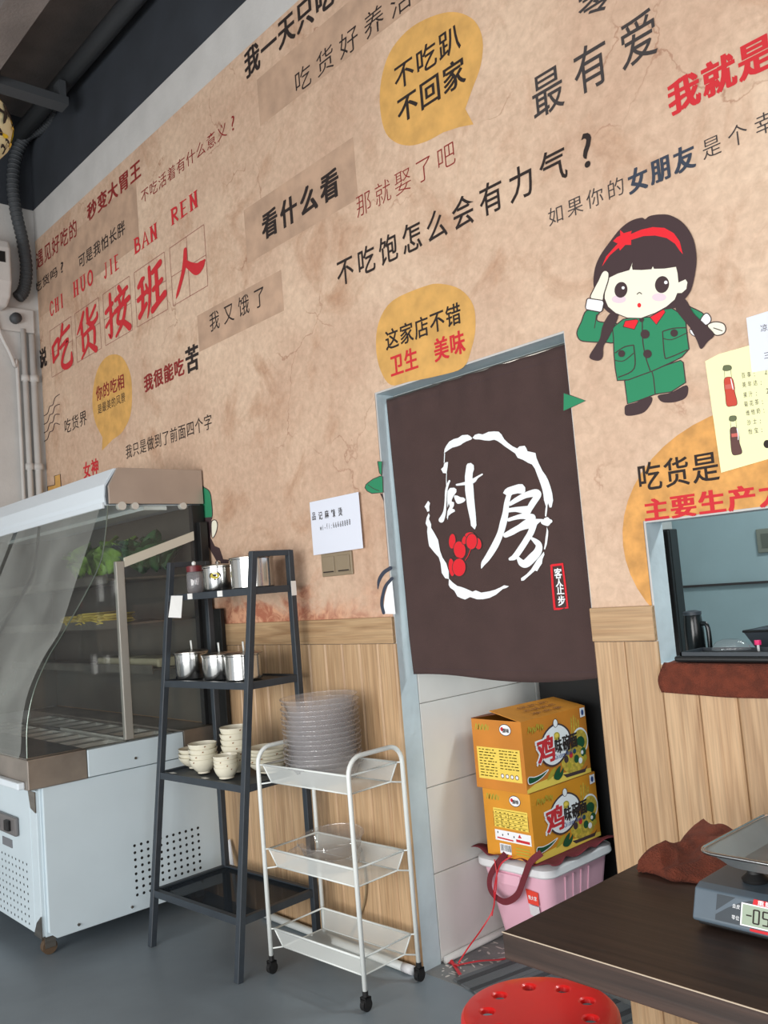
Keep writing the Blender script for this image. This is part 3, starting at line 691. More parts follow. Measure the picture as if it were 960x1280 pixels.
TI = {  # strokes in a unit square: (x, y, width)
 '人': [[(.45, .80, .10), (.42, .62, .12), (.32, .40, .10), (.16, .16, .08), (.10, .08, .02)], [(.42, .60, .10), (.56, .48, .14), (.74, .36, .20), (.88, .38, .16), (.96, .42, .06)]],
 '班': [[(.12, .70, .10), (.24, .78, .12), (.30, .80, .08)], [(.22, .78, .09), (.24, .5, .10), (.2, .2, .10)], [(.08, .46, .10), (.34, .52, .10)], [(.10, .14, .12), (.34, .30, .09)], [(.36, .66, .05), (.42, .50, .09)], [(.50, .92, .09), (.50, .6, .10), (.44, .25, .08), (.36, .04, .03)], [(.60, .80, .10), (.86, .88, .13)], [(.72, .84, .10), (.72, .5, .12), (.72, .22, .11)], [(.60, .48, .10), (.88, .56, .10)], [(.54, .12, .13), (.74, .20, .12), (.95, .28, .14)]],
 '接': [[(.08, .62, .10), (.34, .72, .09)], [(.26, .92, .09), (.26, .5, .11), (.24, .10, .10), (.14, .16, .04)], [(.06, .34, .08), (.36, .50, .08)], [(.60, .95, .10), (.66, .86, .11)], [(.46, .74, .09), (.90, .84, .09)], [(.58, .74, .08), (.62, .62, .09)], [(.80, .78, .08), (.70, .60, .07)], [(.42, .52, .10), (.95, .62, .12)], [(.62, .58, .09), (.50, .30, .10), (.72, .22, .11), (.92, .06, .14)], [(.82, .52, .09), (.68, .24, .10), (.42, .04, .06)]],
 '货': [[(.36, .92, .09), (.24, .74, .10), (.06, .56, .04)], [(.26, .76, .09), (.26, .52, .11)], [(.86, .90, .08), (.66, .74, .08), (.48, .66, .05)], [(.52, .94, .10), (.54, .68, .11), (.70, .58, .11), (.90, .64, .09), (.92, .74, .05)], [(.28, .46, .09), (.28, .16, .10)], [(.28, .44, .08), (.74, .50, .10), (.76, .18, .10)], [(.50, .40, .08), (.48, .22, .09), (.20, .00, .05)], [(.54, .20, .09), (.80, .02, .14)]],
 '吃': [[(.10, .62, .10), (.12, .30, .10)], [(.10, .62, .09), (.38, .72, .11), (.34, .40, .08)], [(.12, .32, .09), (.36, .40, .08)], [(.60, .96, .10), (.54, .78, .09), (.42, .62, .05)], [(.56, .76, .08), (.90, .84, .10)], [(.46, .50, .09), (.82, .58, .10), (.60, .34, .10), (.50, .14, .11), (.66, .03, .13), (.92, .06, .14), (.95, .26, .05)]]}
for i, ch in enumerate('吃货接班人'):
    a, b = BX[i]; W_, H_ = b - a, gz1 - gz0
    pr = Print(lambda x, y, l, a=a, W_=W_, H_=H_: Vector((a + (x * 0.98 + 0.01) * W_, -0.0050 - EPS * l * 0.3, gz0 + (0.02 + y * 0.96) * H_)), [M_inkred])
    for st in TI[ch]:
        q = catmull(st, False, 5) if len(st) > 2 else st
        pr.layer += 1; pr.rib(q, 0, False, False)
        for e in (q[0], q[-1]): pr.layer += 0.5; pr._face([(e[0] + e[2] / 2 * math.cos(t), e[1] + e[2] / 2 * math.sin(t)) for t in [2 * PI * k / 12 for k in range(12)]], 0)
    pr.done('brushed_character', paper)
# postmark lines, little yellow corner figure
pr = Print(B4, [M_hair, M_bubble])
for i in range(4):
    yy = 720 + i * 32
    pr.brush([(166, yy, 3), (180, yy - 10, 3), (188, yy - 35, 3), (200, yy - 42, 3), (208, yy - 68, 3), (226, yy - 82 + i * 6, 3)], 0)
pr.poly([(180, 985), (208, 978), (206, 945), (228, 938), (231, 985), (231, 1000), (182, 1010)], 1, False, 0, 3)
pr.done('postmark', paper)

# ---- printed cartoon girl saluting (flat print)
G = WZ(1 / 3, 1 / 3, 640, 260)
SL = [M_hair, M_skin, M_green, M_pred, M_pwhite, M_pink]
pr = Print(G, SL)
pr.poly([(640, 345), (665, 368), (700, 385), (722, 402), (712, 432), (690, 425), (650, 410)], 2, True, 0, 4)
pr.poly([(722, 400), (736, 396), (748, 412), (746, 428), (728, 440), (708, 425)], 4, True, 0, 4)
pr.poly([(735, 442), (752, 430), (775, 428), (797, 436), (804, 455), (795, 472), (768, 478), (750, 462)], 1, True, 0, 4)
pr.brush([(757, 450, 3), (775, 456, 4), (792, 462, 3)], 0)
pr.poly([(670, 455), (690, 470), (688, 482), (672, 470)], 4, True, 0, 3)
pr.poly([(430, 740), (470, 728), (522, 708), (527, 728), (500, 765), (460, 778), (430, 778), (425, 760)], 0)
pr.poly([(553, 702), (600, 692), (655, 665), (663, 690), (650, 715), (610, 729), (570, 729), (553, 716)], 0)
pr.poly([(425, 648), (470, 630), (520, 615), (580, 590), (635, 572), (645, 580), (654, 655), (600, 690), (545, 698), (532, 702), (480, 722), (436, 735)], 2, False, 0, 4)
pr.brush([(528, 615, 4), (534, 640, 4), (540, 698, 4)], 0)
pr.poly([(283, 385), (262, 430), (248, 460), (248, 480), (262, 498), (300, 503), (350, 504), (388, 502), (400, 440), (370, 432), (325, 425), (322, 405), (330, 390)], 2, True, 0, 4)
pr.brush([(320, 400, 3), (316, 430, 3), (312, 452, 3)], 0)
pr.poly([(380, 450), (420, 418), (455, 412), (520, 410), (575, 380), (600, 375), (640, 400), (655, 430), (660, 480), (667, 530), (640, 560), (600, 580), (530, 612), (480, 630), (440, 645), (398, 648), (390, 600), (385, 540), (384, 490)], 2, False, 0, 4)
pr.poly([(420, 446), (428, 424), (470, 418), (478, 424), (462, 456)], 3, False, 0, 3)
pr.poly([(520, 410), (545, 438), (578, 392), (572, 380)], 3, False, 0, 3)
pr.brush([(492, 420, 4), (494, 500, 4), (505, 560, 4), (522, 612, 4)], 0)
pr.brush([(568, 464, 4), (576, 555, 4), (592, 562, 4), (662, 532, 4)], 0)
pr.brush([(568, 464, 4), (610, 452, 4), (655, 450, 4)], 0); pr.brush([(570, 490, 3), (604, 494, 3), (662, 468, 3)], 0)
pr.brush([(390, 545, 4), (425, 522, 4), (460, 515, 4)], 0); pr.brush([(460, 515, 4), (462, 602, 4), (402, 636, 4)], 0); pr.brush([(390, 572, 3), (422, 574, 3), (460, 545, 3)], 0)
for x, y, r in ((503, 474, 17), (512, 548, 16), (612, 470, 14), (415, 547, 13), (490, 420, 9)): pr.ell(x, y, r, r, 0)
pr.poly([(620, 345), (655, 345), (684, 395), (722, 432), (762, 475), (738, 502), (713, 530), (698, 500), (675, 455), (645, 418), (618, 380)], 0)
pr.poly([(375, 395), (402, 405), (385, 450), (365, 490), (347, 520), (344, 560), (325, 574), (294, 560), (318, 517), (334, 490), (342, 450), (355, 420)], 0)
pr.poly([(310, 290), (315, 230), (335, 180), (370, 130), (410, 80), (450, 50), (490, 38), (503, 44), (520, 32), (555, 26), (600, 30), (650, 62), (685, 120), (696, 190), (690, 250), (675, 310), (650, 345), (630, 372), (560, 385), (450, 400), (385, 402), (345, 372), (325, 330)], 0)
Ff = lambda x, y: ((730 + x * 0.1458 - 640) * 3, (260 + y * 0.1458 - 260) * 3)
fp = lambda L: [Ff(*p) for p in L]
pr.poly(fp([(222, 600), (300, 562), (398, 533), (412, 500), (430, 458), (424, 500), (428, 530), (500, 532), (588, 526), (600, 500), (612, 522), (700, 520), (800, 505), (815, 560), (822, 640), (880, 612), (900, 640), (890, 700), (850, 735), (812, 735), (790, 790), (720, 850), (620, 905), (500, 948), (380, 945), (280, 905), (215, 850), (185, 780), (187, 720), (205, 660)]), 1, False, 0, 3)
pr.poly(fp([(165, 505), (200, 420), (262, 350), (300, 310), (260, 288), (292, 255), (322, 240), (320, 192), (352, 220), (420, 200), (412, 228), (500, 190), (600, 168), (700, 175), (780, 220), (830, 290), (858, 400), (835, 375), (790, 310), (720, 262), (620, 240), (520, 245), (415, 278), (415, 320), (365, 320), (320, 368), (308, 345), (232, 410)]), 3, False)
for cx, cy in ((310, 785), (655, 768)): pr.ell(*Ff(cx, cy), 27, 15, 5)
for cx, cy, a, b in ((328, 705, 55, 68), (680, 660, 60, 73)): pr.ell(*Ff(cx, cy), a * .4374, b * .4374, 0, 0.2)
for cx, cy, r in ((347, 688, 13), (713, 642, 15)): pr.ell(*Ff(cx, cy), r * .4374, r * .4374, 4)
pr.ell(*Ff(485, 837), 7, 8.5, 3); pr.brush([Ff(465, 745) + (3,), Ff(486, 728) + (3.5,), Ff(508, 742) + (3,)], 0)
pr.poly([(300, 340), (312, 305), (328, 275), (342, 245), (355, 236), (368, 245), (367, 270), (358, 300), (350, 325), (342, 352)], 1, True, 0, 4)
pr.poly([(292, 340), (345, 348), (350, 358), (344, 386), (336, 392), (284, 382), (281, 372), (286, 345)], 4, False, 0, 4)
pr.done('printed_girl', paper)
# fragments of the other printed figures
Q = WZ(0.1172, 0.1172, 240, 590)
pr = Print(Q, SL); pr.poly([(95, 165), (135, 165), (190, 205), (212, 290), (216, 500), (95, 520)], 2, True, 0, 9)
pr.poly([(95, 490), (215, 480), (205, 700), (250, 790), (300, 810), (340, 930), (400, 935), (395, 1000), (290, 990), (200, 830), (95, 640)], 0, False)
pr.poly([(212, 560), (225, 518), (260, 515), (278, 560), (268, 630), (240, 692), (218, 690)], 1, True, 0, 9); pr.done('printed_figure', paper)
Q = WZ(0.15625, 0.15625, 450, 580); pr = Print(Q, SL + [M_inkblue])
pr.poly([(145, -20), (182, -20), (178, 95), (160, 72)], 2, False, 0, 6); pr.poly([(52, 165), (75, 145), (110, 120), (168, 96), (186, 100), (190, 228), (100, 236), (62, 216), (44, 190)], 2, False, 0, 6)
pr.brush([(68, 165, 5), (110, 195, 5), (160, 215, 5)], 0); pr.poly([(165, 236), (184, 236), (196, 300)], 0, False)
pr.poly([(200, 1198), (196, 1130), (206, 1050), (232, 960), (262, 925), (290, 1200)], 4, False)
pr.brush([(148, 1000, 6), (158, 930, 26), (196, 868, 30), (250, 832, 30)], 6); pr.brush([(195, 1190, 26), (180, 1120, 26), (188, 1050, 26), (212, 975, 26), (262, 915, 26)], 6)
pr.done('printed_figure', paper)
pr = Print(WP, SL); pr.poly([(705, 491), (733, 501), (705, 514)], 2, False, 0, 1); pr.done('printed_figure', paper)
# ================================================================== COLD DISPLAY COUNTER (left)
FX = -3.76; FL = -5.67
fr = root('display_fridge', (FX, -0.45, 0), 'white and steel glass-sided food display counter on casters at the left', 'fridge')
def FB(): return MB()
def fb(mb, name, m=None, bw=None, parent=None, mats=None, smooth=False, lab=None):
    """world coordinates in, parented under the counter"""
    o = mb.build(name, m, None, mats=mats, smooth=smooth); o.data.transform(Matrix.Translation((-FX, 0.45, 0))); o.parent = parent or fr
    if bw: bevel(o, bw)
    if lab: o['label'] = lab
    return o
fb(FB().box(FL, FX - 0.02, -0.87, -0.04, 0.095, 0.70), 'body', M_whitepanel, 0.003)
fb(FB().box(FL, FX - 0.095, -0.884, -0.87, 0.10, 0.695), 'front_panel', M_whitepanel, 0.003)
# bent edge column beside the side panel
fb(FB().box(FX - 0.093, FX - 0.022, -0.884, -0.868, 0.10, 0.69), 'corner_post', M_whitepanel, 0.003)
sp_ = FB(); prof = [(-0.83, 0.085), (-0.035, 0.085), (-0.035, 0.70), (-0.862, 0.70), (-0.862, 0.115)]
vs = [(FX - 0.018, y, z) for y, z in prof] + [(FX, y, z) for y, z in prof]; n = 5
sp_.add(vs, [tuple(range(n))[::-1], tuple(range(n, 2 * n))] + [(i, (i + 1) % n, (i + 1) % n + n, i + n) for i in range(n)])
side = fb(sp_, 'side_panel', M_whitepanel, 0.003)
h = FB()
for i in range(11):
    for j in range(8):
        y = -0.472 + i * 0.0318; z = 0.155 + j * 0.0302 + 0.0
        h.add([(FX + 0.0006, y + 0.0066 * math.cos(a), z + 0.0066 * math.sin(a)) for a in [2 * PI * k / 8 for k in range(8)]], [tuple(range(8))])
o = fb(h, 'vent_holes', M_dark, parent=side); o['kind'] = 'stuff'
h = FB()
for i in range(26):
    for j in range(9):
        x = -3.92 - i * 0.043; z = 0.125 + j * 0.0305
        h.add([(x + 0.0055 * math.cos(a), -0.8846, z + 0.0055 * math.sin(a)) for a in [2 * PI * k / 8 for k in range(8)]], [tuple(range(8))])
o = fb(h, 'front_vent_holes', M_dark); o['kind'] = 'stuff'
for (y, z) in ((-0.74, 0.112), (-0.50, 0.112), (-0.33, 0.125), (-0.15, 0.125)):
    fb(FB().tube([(FX, y, z), (FX + 0.006, y, z)], 0.006, 8), 'screw', M_steel)
# steel corner guards
gq = FB(); gq.add([(FX - 0.095, -0.889, 0.685), (FX - 0.02, -0.889, 0.685), (FX - 0.02, -0.889, 0.60), (FX - 0.075, -0.889, 0.615), (FX - 0.095, -0.886, 0.685), (FX - 0.02, -0.886, 0.685), (FX - 0.02, -0.886, 0.60), (FX - 0.075, -0.886, 0.615)], [(0, 1, 2, 3), (7, 6, 5, 4), (0, 4, 5, 1), (1, 5, 6, 2), (2, 6, 7, 3), (3, 7, 4, 0)])
fb(gq, 'corner_guard', M_steel)
gq = FB(); gq.add([(FX - 0.10, -0.889, 0.095), (FX - 0.015, -0.889, 0.095), (FX - 0.015, -0.889, 0.185), (FX - 0.065, -0.889, 0.15), (FX - 0.10, -0.886, 0.095), (FX - 0.015, -0.886, 0.095), (FX - 0.015, -0.886, 0.185), (FX - 0.065, -0.886, 0.15)], [(0, 1, 2, 3), (7, 6, 5, 4), (0, 4, 5, 1), (1, 5, 6, 2), (2, 6, 7, 3), (3, 7, 4, 0)])
fb(gq, 'corner_guard', M_steel)
# worktop rail
fb(FB().box(FL, FX + 0.012, -0.925, -0.67, 0.70, 0.825).box(FL, FX + 0.012, -0.205, -0.03, 0.70, 0.825).box(FL, FX - 0.02, -0.67, -0.205, 0.70, 0.76), 'steel_rail', M_brownst, 0.005, lab='brown-reflecting steel rail under the glass')
fb(FB().box(FX - 0.02, FX + 0.013, -0.668, -0.207, 0.705, 0.82), 'end_plate', M_whitepanel, 0.003)
fb(FB().tube([(FX + 0.013, -0.45, 0.745), (FX + 0.017, -0.45, 0.745)], 0.006, 8), 'screw', M_steel)
fb(FB().box(FL, FX - 0.02, -0.955, -0.925, 0.705, 0.735), 'bumper_strip', M_canopy, 0.006, lab='white strip along the front edge')
fb(FB().box(FL, FX - 0.01, -0.92, -0.68, 0.825, 0.83), 'front_ledge', M_steel, 0.001)
fb(FB().box(FL, FX - 0.05, -0.68, -0.20, 0.757, 0.763), 'well_floor', M_dark)
# control unit on the front
cu = fb(FB().box(-4.30, -3.985, -0.905, -0.884, 0.475, 0.555), 'control_unit', mat('grey_control_plastic', (0.42, 0.41, 0.41), 0.4), 0.008)
fb(FB().box(-4.25, -4.17, -0.908, -0.905, 0.49, 0.54), 'display', M_black, parent=cu)
fb(FB().box(-4.08, -4.03, -0.92, -0.905, 0.495, 0.54), 'knob', M_black, 0.004, parent=cu)
fb(FB().box(-4.20, -4.08, -0.887, -0.884, 0.41, 0.445), 'rating_label', mat('label_grey', (0.45, 0.46, 0.48), 0.7))
# posts, glass
fb(FB().box(FX - 0.035, FX, -0.078, -0.012, 0.83, 1.887), 'rear_post', M_black, 0.002)
fb(FB().tube([(FX, -0.045, 1.70), (FX + 0.008, -0.045, 1.70)], 0.012, 10).tube([(FX, -0.045, 1.05), (FX + 0.008, -0.045, 1.05)], 0.012, 10), 'post_screws', M_white)['kind'] = 'stuff'
fb(FB().box(FX + 0.001, FX + 0.035, -0.06, -0.018, 0.83, 1.80), 'rear_channel', M_black, 0.002)
fb(FB().box(FX + 0.036, FX + 0.135, -0.040, -0.018, 0.72, 1.375), 'rear_black_panel', M_black, 0.002)  # plain black panel against the wall beside the rear post
fb(FB().box(FL, FX - 0.036, -0.034, -0.02, 0.83, 1.887), 'rear_panel', mat('dark_grey_backing', (0.42, 0.41, 0.375), 0.35, 0.3, var=0.2, scale=2), None)
fb(FB().box(FX - 0.02, FX + 0.006, -0.487, -0.447, 0.83, 1.628), 'side_post', mat('satin_steel', (0.66, 0.65, 0.62), 0.4, 0.45), 0.003, lab='bright steel post in the side glass')
mb = FB(); mb.add([(FX + 0.008, -0.445, 1.600), (FX + 0.008, -0.080, 1.714), (FX + 0.008, -0.080, 1.757), (FX + 0.008, -0.445, 1.643), (FX - 0.004, -0.445, 1.600), (FX - 0.004, -0.080, 1.714), (FX - 0.004, -0.080, 1.757), (FX - 0.004, -0.445, 1.643)], [(0, 1, 2, 3), (7, 6, 5, 4), (0, 4, 5, 1), (1, 5, 6, 2), (2, 6, 7, 3), (3, 7, 4, 0)])
fb(mb, 'slanted_bracket', mat('bracket_paint', (0.80, 0.78, 0.72), 0.4))
curve = [(-0.508, 1.885), (-0.525, 1.76), (-0.56, 1.62), (-0.655, 1.46), (-0.749, 1.321), (-0.815, 1.227), (-0.878, 1.10), (-0.912, 0.968), (-0.919, 0.832)]
cv = catmull(curve, False, 4)
vs = [(FX, y, z) for y, z in cv] + [(FX, -0.45, 0.832), (FX, -0.08, 0.832), (FX, -0.08, 1.885)]
fb(FB().add(vs, [tuple(range(len(vs)))]), 'side_glass', M_glass)
fb(FB().tube([(FX + 0.001, y, z) for y, z in cv], 0.0028, 6), 'glass_edge', mat('glass_edge_grey', (0.45, 0.50, 0.47), 0.2, 0.3))
L = len(cv); sg = FB().add([(FX, y, z) for y, z in cv] + [(FL, y, z) for y, z in cv], [(i, i + 1, i + 1 + L, i + L) for i in range(L - 1)])
o = fb(sg, 'front_glass', M_glass, smooth=True)
for xx in (-4.57,):
    mb = FB()
    for i in range(L - 1): mb.bar((xx, cv[i][0] - 0.004, cv[i][1]), (xx, cv[i + 1][0] - 0.004, cv[i + 1][1]), 0.012, 0.008, (1, 0, 0))
    fb(mb, 'glass_joint', M_black)
fb(FB().box(FL, FL + 0.01, -0.50, -0.035, 0.83, 1.887), 'end_panel', mat('dark_grey_backing', (0.3, 0.31, 0.3)))
# canopy
prof = [(-0.012, 1.888), (-0.508, 1.888), (-0.512, 1.925), (-0.507, 1.985), (-0.455, 2.062), (-0.012, 2.062)]
def extr(prof, x0, x1):
    n = len(prof); return FB().add([(x0, y, z) for y, z in prof] + [(x1, y, z) for y, z in prof], [tuple(range(n))[::-1], tuple(range(n, 2 * n))] + [(i, (i + 1) % n, (i + 1) % n + n, i + n) for i in range(n)])
cn = fb(extr(prof, FL, FX - 0.030), 'canopy', M_canopy, 0.002)
fb(extr([(y + (0.008 if y < -0.1 else 0), z + (0.004 if z < 1.95 else -0.008)) for y, z in prof], FX - 0.030, FX - 0.008), 'canopy_seam', M_pipe_dk)
fb(extr([(-0.012, 1.892), (-0.500, 1.892), (-0.500, 1.975), (-0.452, 2.060), (-0.012, 2.060)], FX - 0.008, FX + 0.004), 'end_cap', mat('taupe_metal_sheet', (0.70, 0.645, 0.60), 0.4, 0.3, var=0.06, scale=4), 0.002, lab='taupe metal end cap of the canopy')
fb(FB().box(FL, FX - 0.03, -0.520, -0.5085, 1.874, 1.902), 'canopy_lip', M_canopy, 0.002)
for y, r in ((-0.44, 0.020), (-0.375, 0.017), (-0.125, 0.017)):
    fb(FB().tube([(FX - 0.02, y, 1.882), (FX + 0.008, y, 1.882)], r, 12), 'glass_clamp', mat('clamp_plastic', (0.78, 0.77, 0.74), 0.4))
fb(FB().box(FL, FX - 0.06, -0.30, -0.18, 1.87, 1.888), 'light_tray', M_white)
# inner decks
M_deckst = mat('dull_inner_steel', (0.50, 0.49, 0.45), 0.35, 0.7, var=0.3, scale=4)
for z, y0, y1 in ((1.555, -0.50, -0.05), (1.345, -0.46, -0.05), (1.12, -0.30, -0.05)):
    d = fb(FB().box(FL + 0.01, FX - 0.06, y0, y1, z - 0.01, z), 'deck', M_deckst)
    fb(FB().box(FL + 0.01, FX - 0.06, y0 - 0.006, y0, z - 0.022, z + 0.018), 'deck_lip', M_deckst, parent=d)
# casters
for x, y in ((-3.86, -0.83), (-3.86, -0.12), (-5.35, -0.83), (-5.35, -0.12)):
    c = fb(FB().box(x - 0.03, x + 0.03, y - 0.03, y + 0.03, 0.078, 0.096).box(x - 0.022, x - 0.017, y - 0.022, y + 0.022, 0.03, 0.08).box(x + 0.017, x + 0.022, y - 0.022, y + 0.022, 0.03, 0.08), 'caster', M_steel)
    fb(FB().tube([(x - 0.015, y, 0.0315), (x + 0.015, y, 0.0315)], 0.031, 16), 'wheel', mat('worn_wheel', (0.34, 0.27, 0.20), 0.6), parent=c)

# pans in the well: two rows
pan_lab = 'steel food pan sunk in the counter well, %s row'
pan0 = None
for row, (y0, yl) in enumerate(((-0.665, 'front'), (-0.43, 'rear'))):
    for i in range(9):
        x1 = FX - 0.075 - i * 0.165
        if pan0 is None:
            pm = MB(); W_, D_, H_ = 0.155, 0.215, 0.05
            o_ = [(0, 0), (-W_, 0), (-W_, D_), (0, D_)]; ii = [(-.020, .022), (-W_ + .020, .022), (-W_ + .020, D_ - .022), (-.020, D_ - .022)]; bb = [(-.030, .034), (-W_ + .030, .034), (-W_ + .030, D_ - .034), (-.030, D_ - .034)]
            pm.add([(x, y, H_) for x, y in o_] + [(x, y, H_) for x, y in ii] + [(x, y, 0.004) for x, y in bb] + [(x, y, H_ - .004) for x, y in o_] + [(x, y, 0.0) for x, y in bb],
                   [(i_, (i_ + 1) % 4, (i_ + 1) % 4 + 4, i_ + 4) for i_ in range(4)] + [(i_ + 4, (i_ + 1) % 4 + 4, (i_ + 1) % 4 + 8, i_ + 8) for i_ in range(4)] + [(8, 9, 10, 11)] + [(i_, i_ + 12, (i_ + 1) % 4 + 12, (i_ + 1) % 4) for i_ in range(4)] + [(i_ + 12, i_ + 16, (i_ + 1) % 4 + 16, (i_ + 1) % 4 + 12) for i_ in range(4)] + [(19, 18, 17, 16)])
            pan0 = pm.build('food_pan', mat('bright_pan_steel', (0.84, 0.84, 0.82), 0.30, 0.75)); p = pan0
        else:
            p = pan0.copy(); COL.objects.link(p)
        p.location = (x1, y0, 0.764)
        tag(p, ('steel food pan, %s row of the well, ' % yl) + ['nearest the side glass', 'second from the side glass', 'third from the side glass', 'fourth from the side glass', 'fifth from the side glass', 'sixth from the side glass', 'seventh from the side glass', 'eighth from the side glass', 'farthest from the side glass'][i], 'food pan', 'steel pans in the counter well')
    
rr = FB()
bn = tag(MB().box(-0.75, 0, 0, 0.02, 0, 0.012).build('steel_divider', mat('bright_pan_steel', (0.84, 0.84, 0.82))), 'long bright steel bar lying between the two rows of food pans', 'divider'); bn.location = (FX - 0.08, -0.4475, 0.8145)

# leaves: one curled leaf mesh, shared
def leaf_mesh(seed, L_=0.16, W_=0.10):
    rnd = random.Random(seed); bm = bmesh.new(); nx, ny = 6, 6; g = []
    for i in range(nx):
        r_ = []
        for j in range(ny):
            u = i / (nx - 1); v = j / (ny - 1) * 2 - 1
            wd = W_ / 2 * (math.sin(PI * min(1, u * 0.85 + 0.12)) ** 0.7)
            r_.append(bm.verts.new((u * L_, v * wd, 0.05 * math.sin(u * 2.2) + 0.03 * v * v + rnd.uniform(-.008, .008) + (0.012 * math.sin(j * 2.5 + i) if abs(v) > 0.5 else 0))))
        g.append(r_)
    for i in range(nx - 1):
        for j in range(ny - 1): bm.faces.new((g[i][j], g[i + 1][j], g[i + 1][j + 1], g[i][j + 1]))
    me = bpy.data.meshes.new('leaf'); bm.to_mesh(me); bm.free()
    for p in me.polygons: p.use_smooth = True
    return me
lm = {}
for key, mm in (('l', M_leaf), ('d', M_leafd)):
    lm[key] = [leaf_mesh(s) for s in range(3)]
    for me in lm[key]: me.materials.append(mm)
def greens(x, y, z, label, kind, nleaf, spread, seed, group):
    rnd = random.Random(seed); t = root('leafy_greens', (x, y, z), label, 'vegetable', group)
    for k in range(nleaf):
        o = bpy.data.objects.new('leaf', lm[kind][k % 3]); COL.objects.link(o); o.parent = t
        a = rnd.uniform(0, 2 * PI); o.rotation_euler = (rnd.uniform(-0.5, 0.5), -rnd.uniform(0.1, 0.95), a)
        o.location = (math.cos(a) * 0.02 + rnd.uniform(-spread, spread), math.sin(a) * 0.02 + rnd.uniform(-spread, spread) * 0.5, rnd.uniform(0.0, 0.05)); s = rnd.uniform(0.7, 1.1); o.scale = (s, s, s)
GG = 'bunches of greens on the top deck of the counter'
greens(-4.47, -0.33, 1.575, 'loose pale green lettuce leaves at the far left end of the vegetable deck', 'l', 12, 0.08, 1, GG)
greens(-4.20, -0.32, 1.58, 'tall bright green lettuce heap in the middle of the vegetable deck', 'l', 20, 0.08, 2, GG)
greens(-4.01, -0.24, 1.575, 'dark green bunch just right of the bright lettuce heap', 'd', 14, 0.03, 3, GG)
greens(-3.96, -0.16, 1.575, 'dark green leaves behind the slanted bracket at the side glass', 'd', 12, 0.02, 4, GG)
def drape_sheet(name, x, y, z, label, nn, seed):
    rnd = random.Random(seed); t = root(name, (x, y, z), label, 'food', 'yellow bean curd sheets in the counter')
    for k in range(nn):
        mb = MB(); w_, d_ = 0.13, 0.16; a = rnd.uniform(-0.35, 0.35); q = []
        nx = 6
        for i in range(nx):
            for j in range(3):
                px, py = (i / (nx - 1) - .5) * w_, (j / 2 - .5) * d_; q.append((px * math.cos(a) - py * math.sin(a) + rnd.uniform(-.004, .004), px * math.sin(a) + py * math.cos(a), 0.006 + k * 0.009 + 0.006 * math.sin(i * 1.9 + k)))
        fs = [(i * 3 + j, (i + 1) * 3 + j, (i + 1) * 3 + j + 1, i * 3 + j + 1) for i in range(nx - 1) for j in range(2)]
        o = mb.add(q, fs).build('sheet', M_yelfood, t, smooth=True); sd = o.modifiers.new('s', 'SOLIDIFY'); sd.thickness = 0.004
drape_sheet('bean_curd', -4.42, -0.38, 1.3475, 'yellow bean curd sheets piled leftmost on the middle deck', 5, 1)
drape_sheet('bean_curd', -4.22, -0.385, 1.3475, 'yellow bean curd sheets on the middle deck, the pile under the bright lettuce', 6, 2)
drape_sheet('bean_curd', -4.02, -0.39, 1.3475, 'yellow bean curd sheets on the middle deck, the pile nearest the side glass', 5, 3)
for i, (x, y, z, lb) in enumerate(((-4.35, -0.2, 1.121, 'pale long tray on the lowest inner deck, left one'), (-3.98, -0.2, 1.121, 'pale long tray on the lowest inner deck, right one near the glass'))):
    t = tag(MB().box(-0.15, 0.15, -0.07, 0.07, 0, 0.045).build('food_tray', mat('pale_tray', (0.62, 0.60, 0.50), 0.4)), lb, 'tray', 'trays on the low inner deck'); bevel(t, 0.01); t.location = (x, y, z)

# plastic film hung over the front
def film(name, x0t, x0b, x1t, x1b, off, label, seed):
    bm = bmesh.new(); nx = 46; rows = []
    for j, (y, z) in enumerate(cv[1:]):
        t = j / (len(cv) - 2); r_ = []
        for i in range(nx):
            s_ = i / (nx - 1); a = x0t + (x0b - x0t) * t; b = x1t + (x1b - x1t) * (t ** 1.15); x = a + (b - a) * s_
            fold = 0.004 * math.sin(s_ * 21 + seed + t * 1.5) * (0.4 + 0.6 * t) + 0.007 * noise.noise(Vector((x * 4, z * 3, seed)))
            yc = -0.535 + (-0.935 + 0.535) * (1.885 - z) / 1.053
            r_.append(bm.verts.new((x, min(y - 0.004, yc) - 0.016 + fold * 0.8, z + 0.004)))
        rows.append(r_)
    for a, b in zip(rows, rows[1:]):
        for i in range(nx - 1): bm.faces.new((a[i], a[i + 1], b[i + 1], b[i]))
    o = new_obj(name, bm=bm, m=M_film, smooth=True); tag(o, label, 'plastic film', 'clear plastic sheets over the counter front'); return o
film('plastic_film', -4.745, -4.93, -3.728, -3.765, 0.0, 'wide clear plastic sheet draped over the counter front, right of the dark gap', 1.0)
film('plastic_film', -5.68, -5.68, -4.80, -5.01, 0.0, 'clear plastic sheet over the counter front left of the dark gap', 4.0)

# ================================================================== BLACK LADDER SHELF
RO = Vector((-3.553, -0.518, 0)); RA = math.radians(3.8); RW, RD = 0.603, 0.392
rk = root('ladder_shelf', RO, 'tall charcoal metal ladder shelf with four levels beside the display counter', 'shelf', rz=RA)
def rp(a, b, z): return RO + Vector((a * math.cos(RA) - b * math.sin(RA), a * math.sin(RA) + b * math.cos(RA), z))
def fy(z): return 0.205 * z / 1.6
S_ = 0.027
for a in (0, RW):
    o = MB().bar((a, 0, 0), (a, fy(1.60), 1.60), S_, S_).build('leg', M_dkmetal, rk); bevel(o, 0.002, 1)
    o = MB().bar((a, RD, 0), (a, RD, 1.60), S_, S_).build('leg', M_dkmetal, rk); bevel(o, 0.002, 1)
    MB().bar((a, fy(1.59), 1.59), (a, RD, 1.59), S_ * 0.9, 0.022, (0, 0, 1)).build('top_bar', M_dkmetal, rk)
LEV = (0.225, 0.700, 1.085, 1.455)
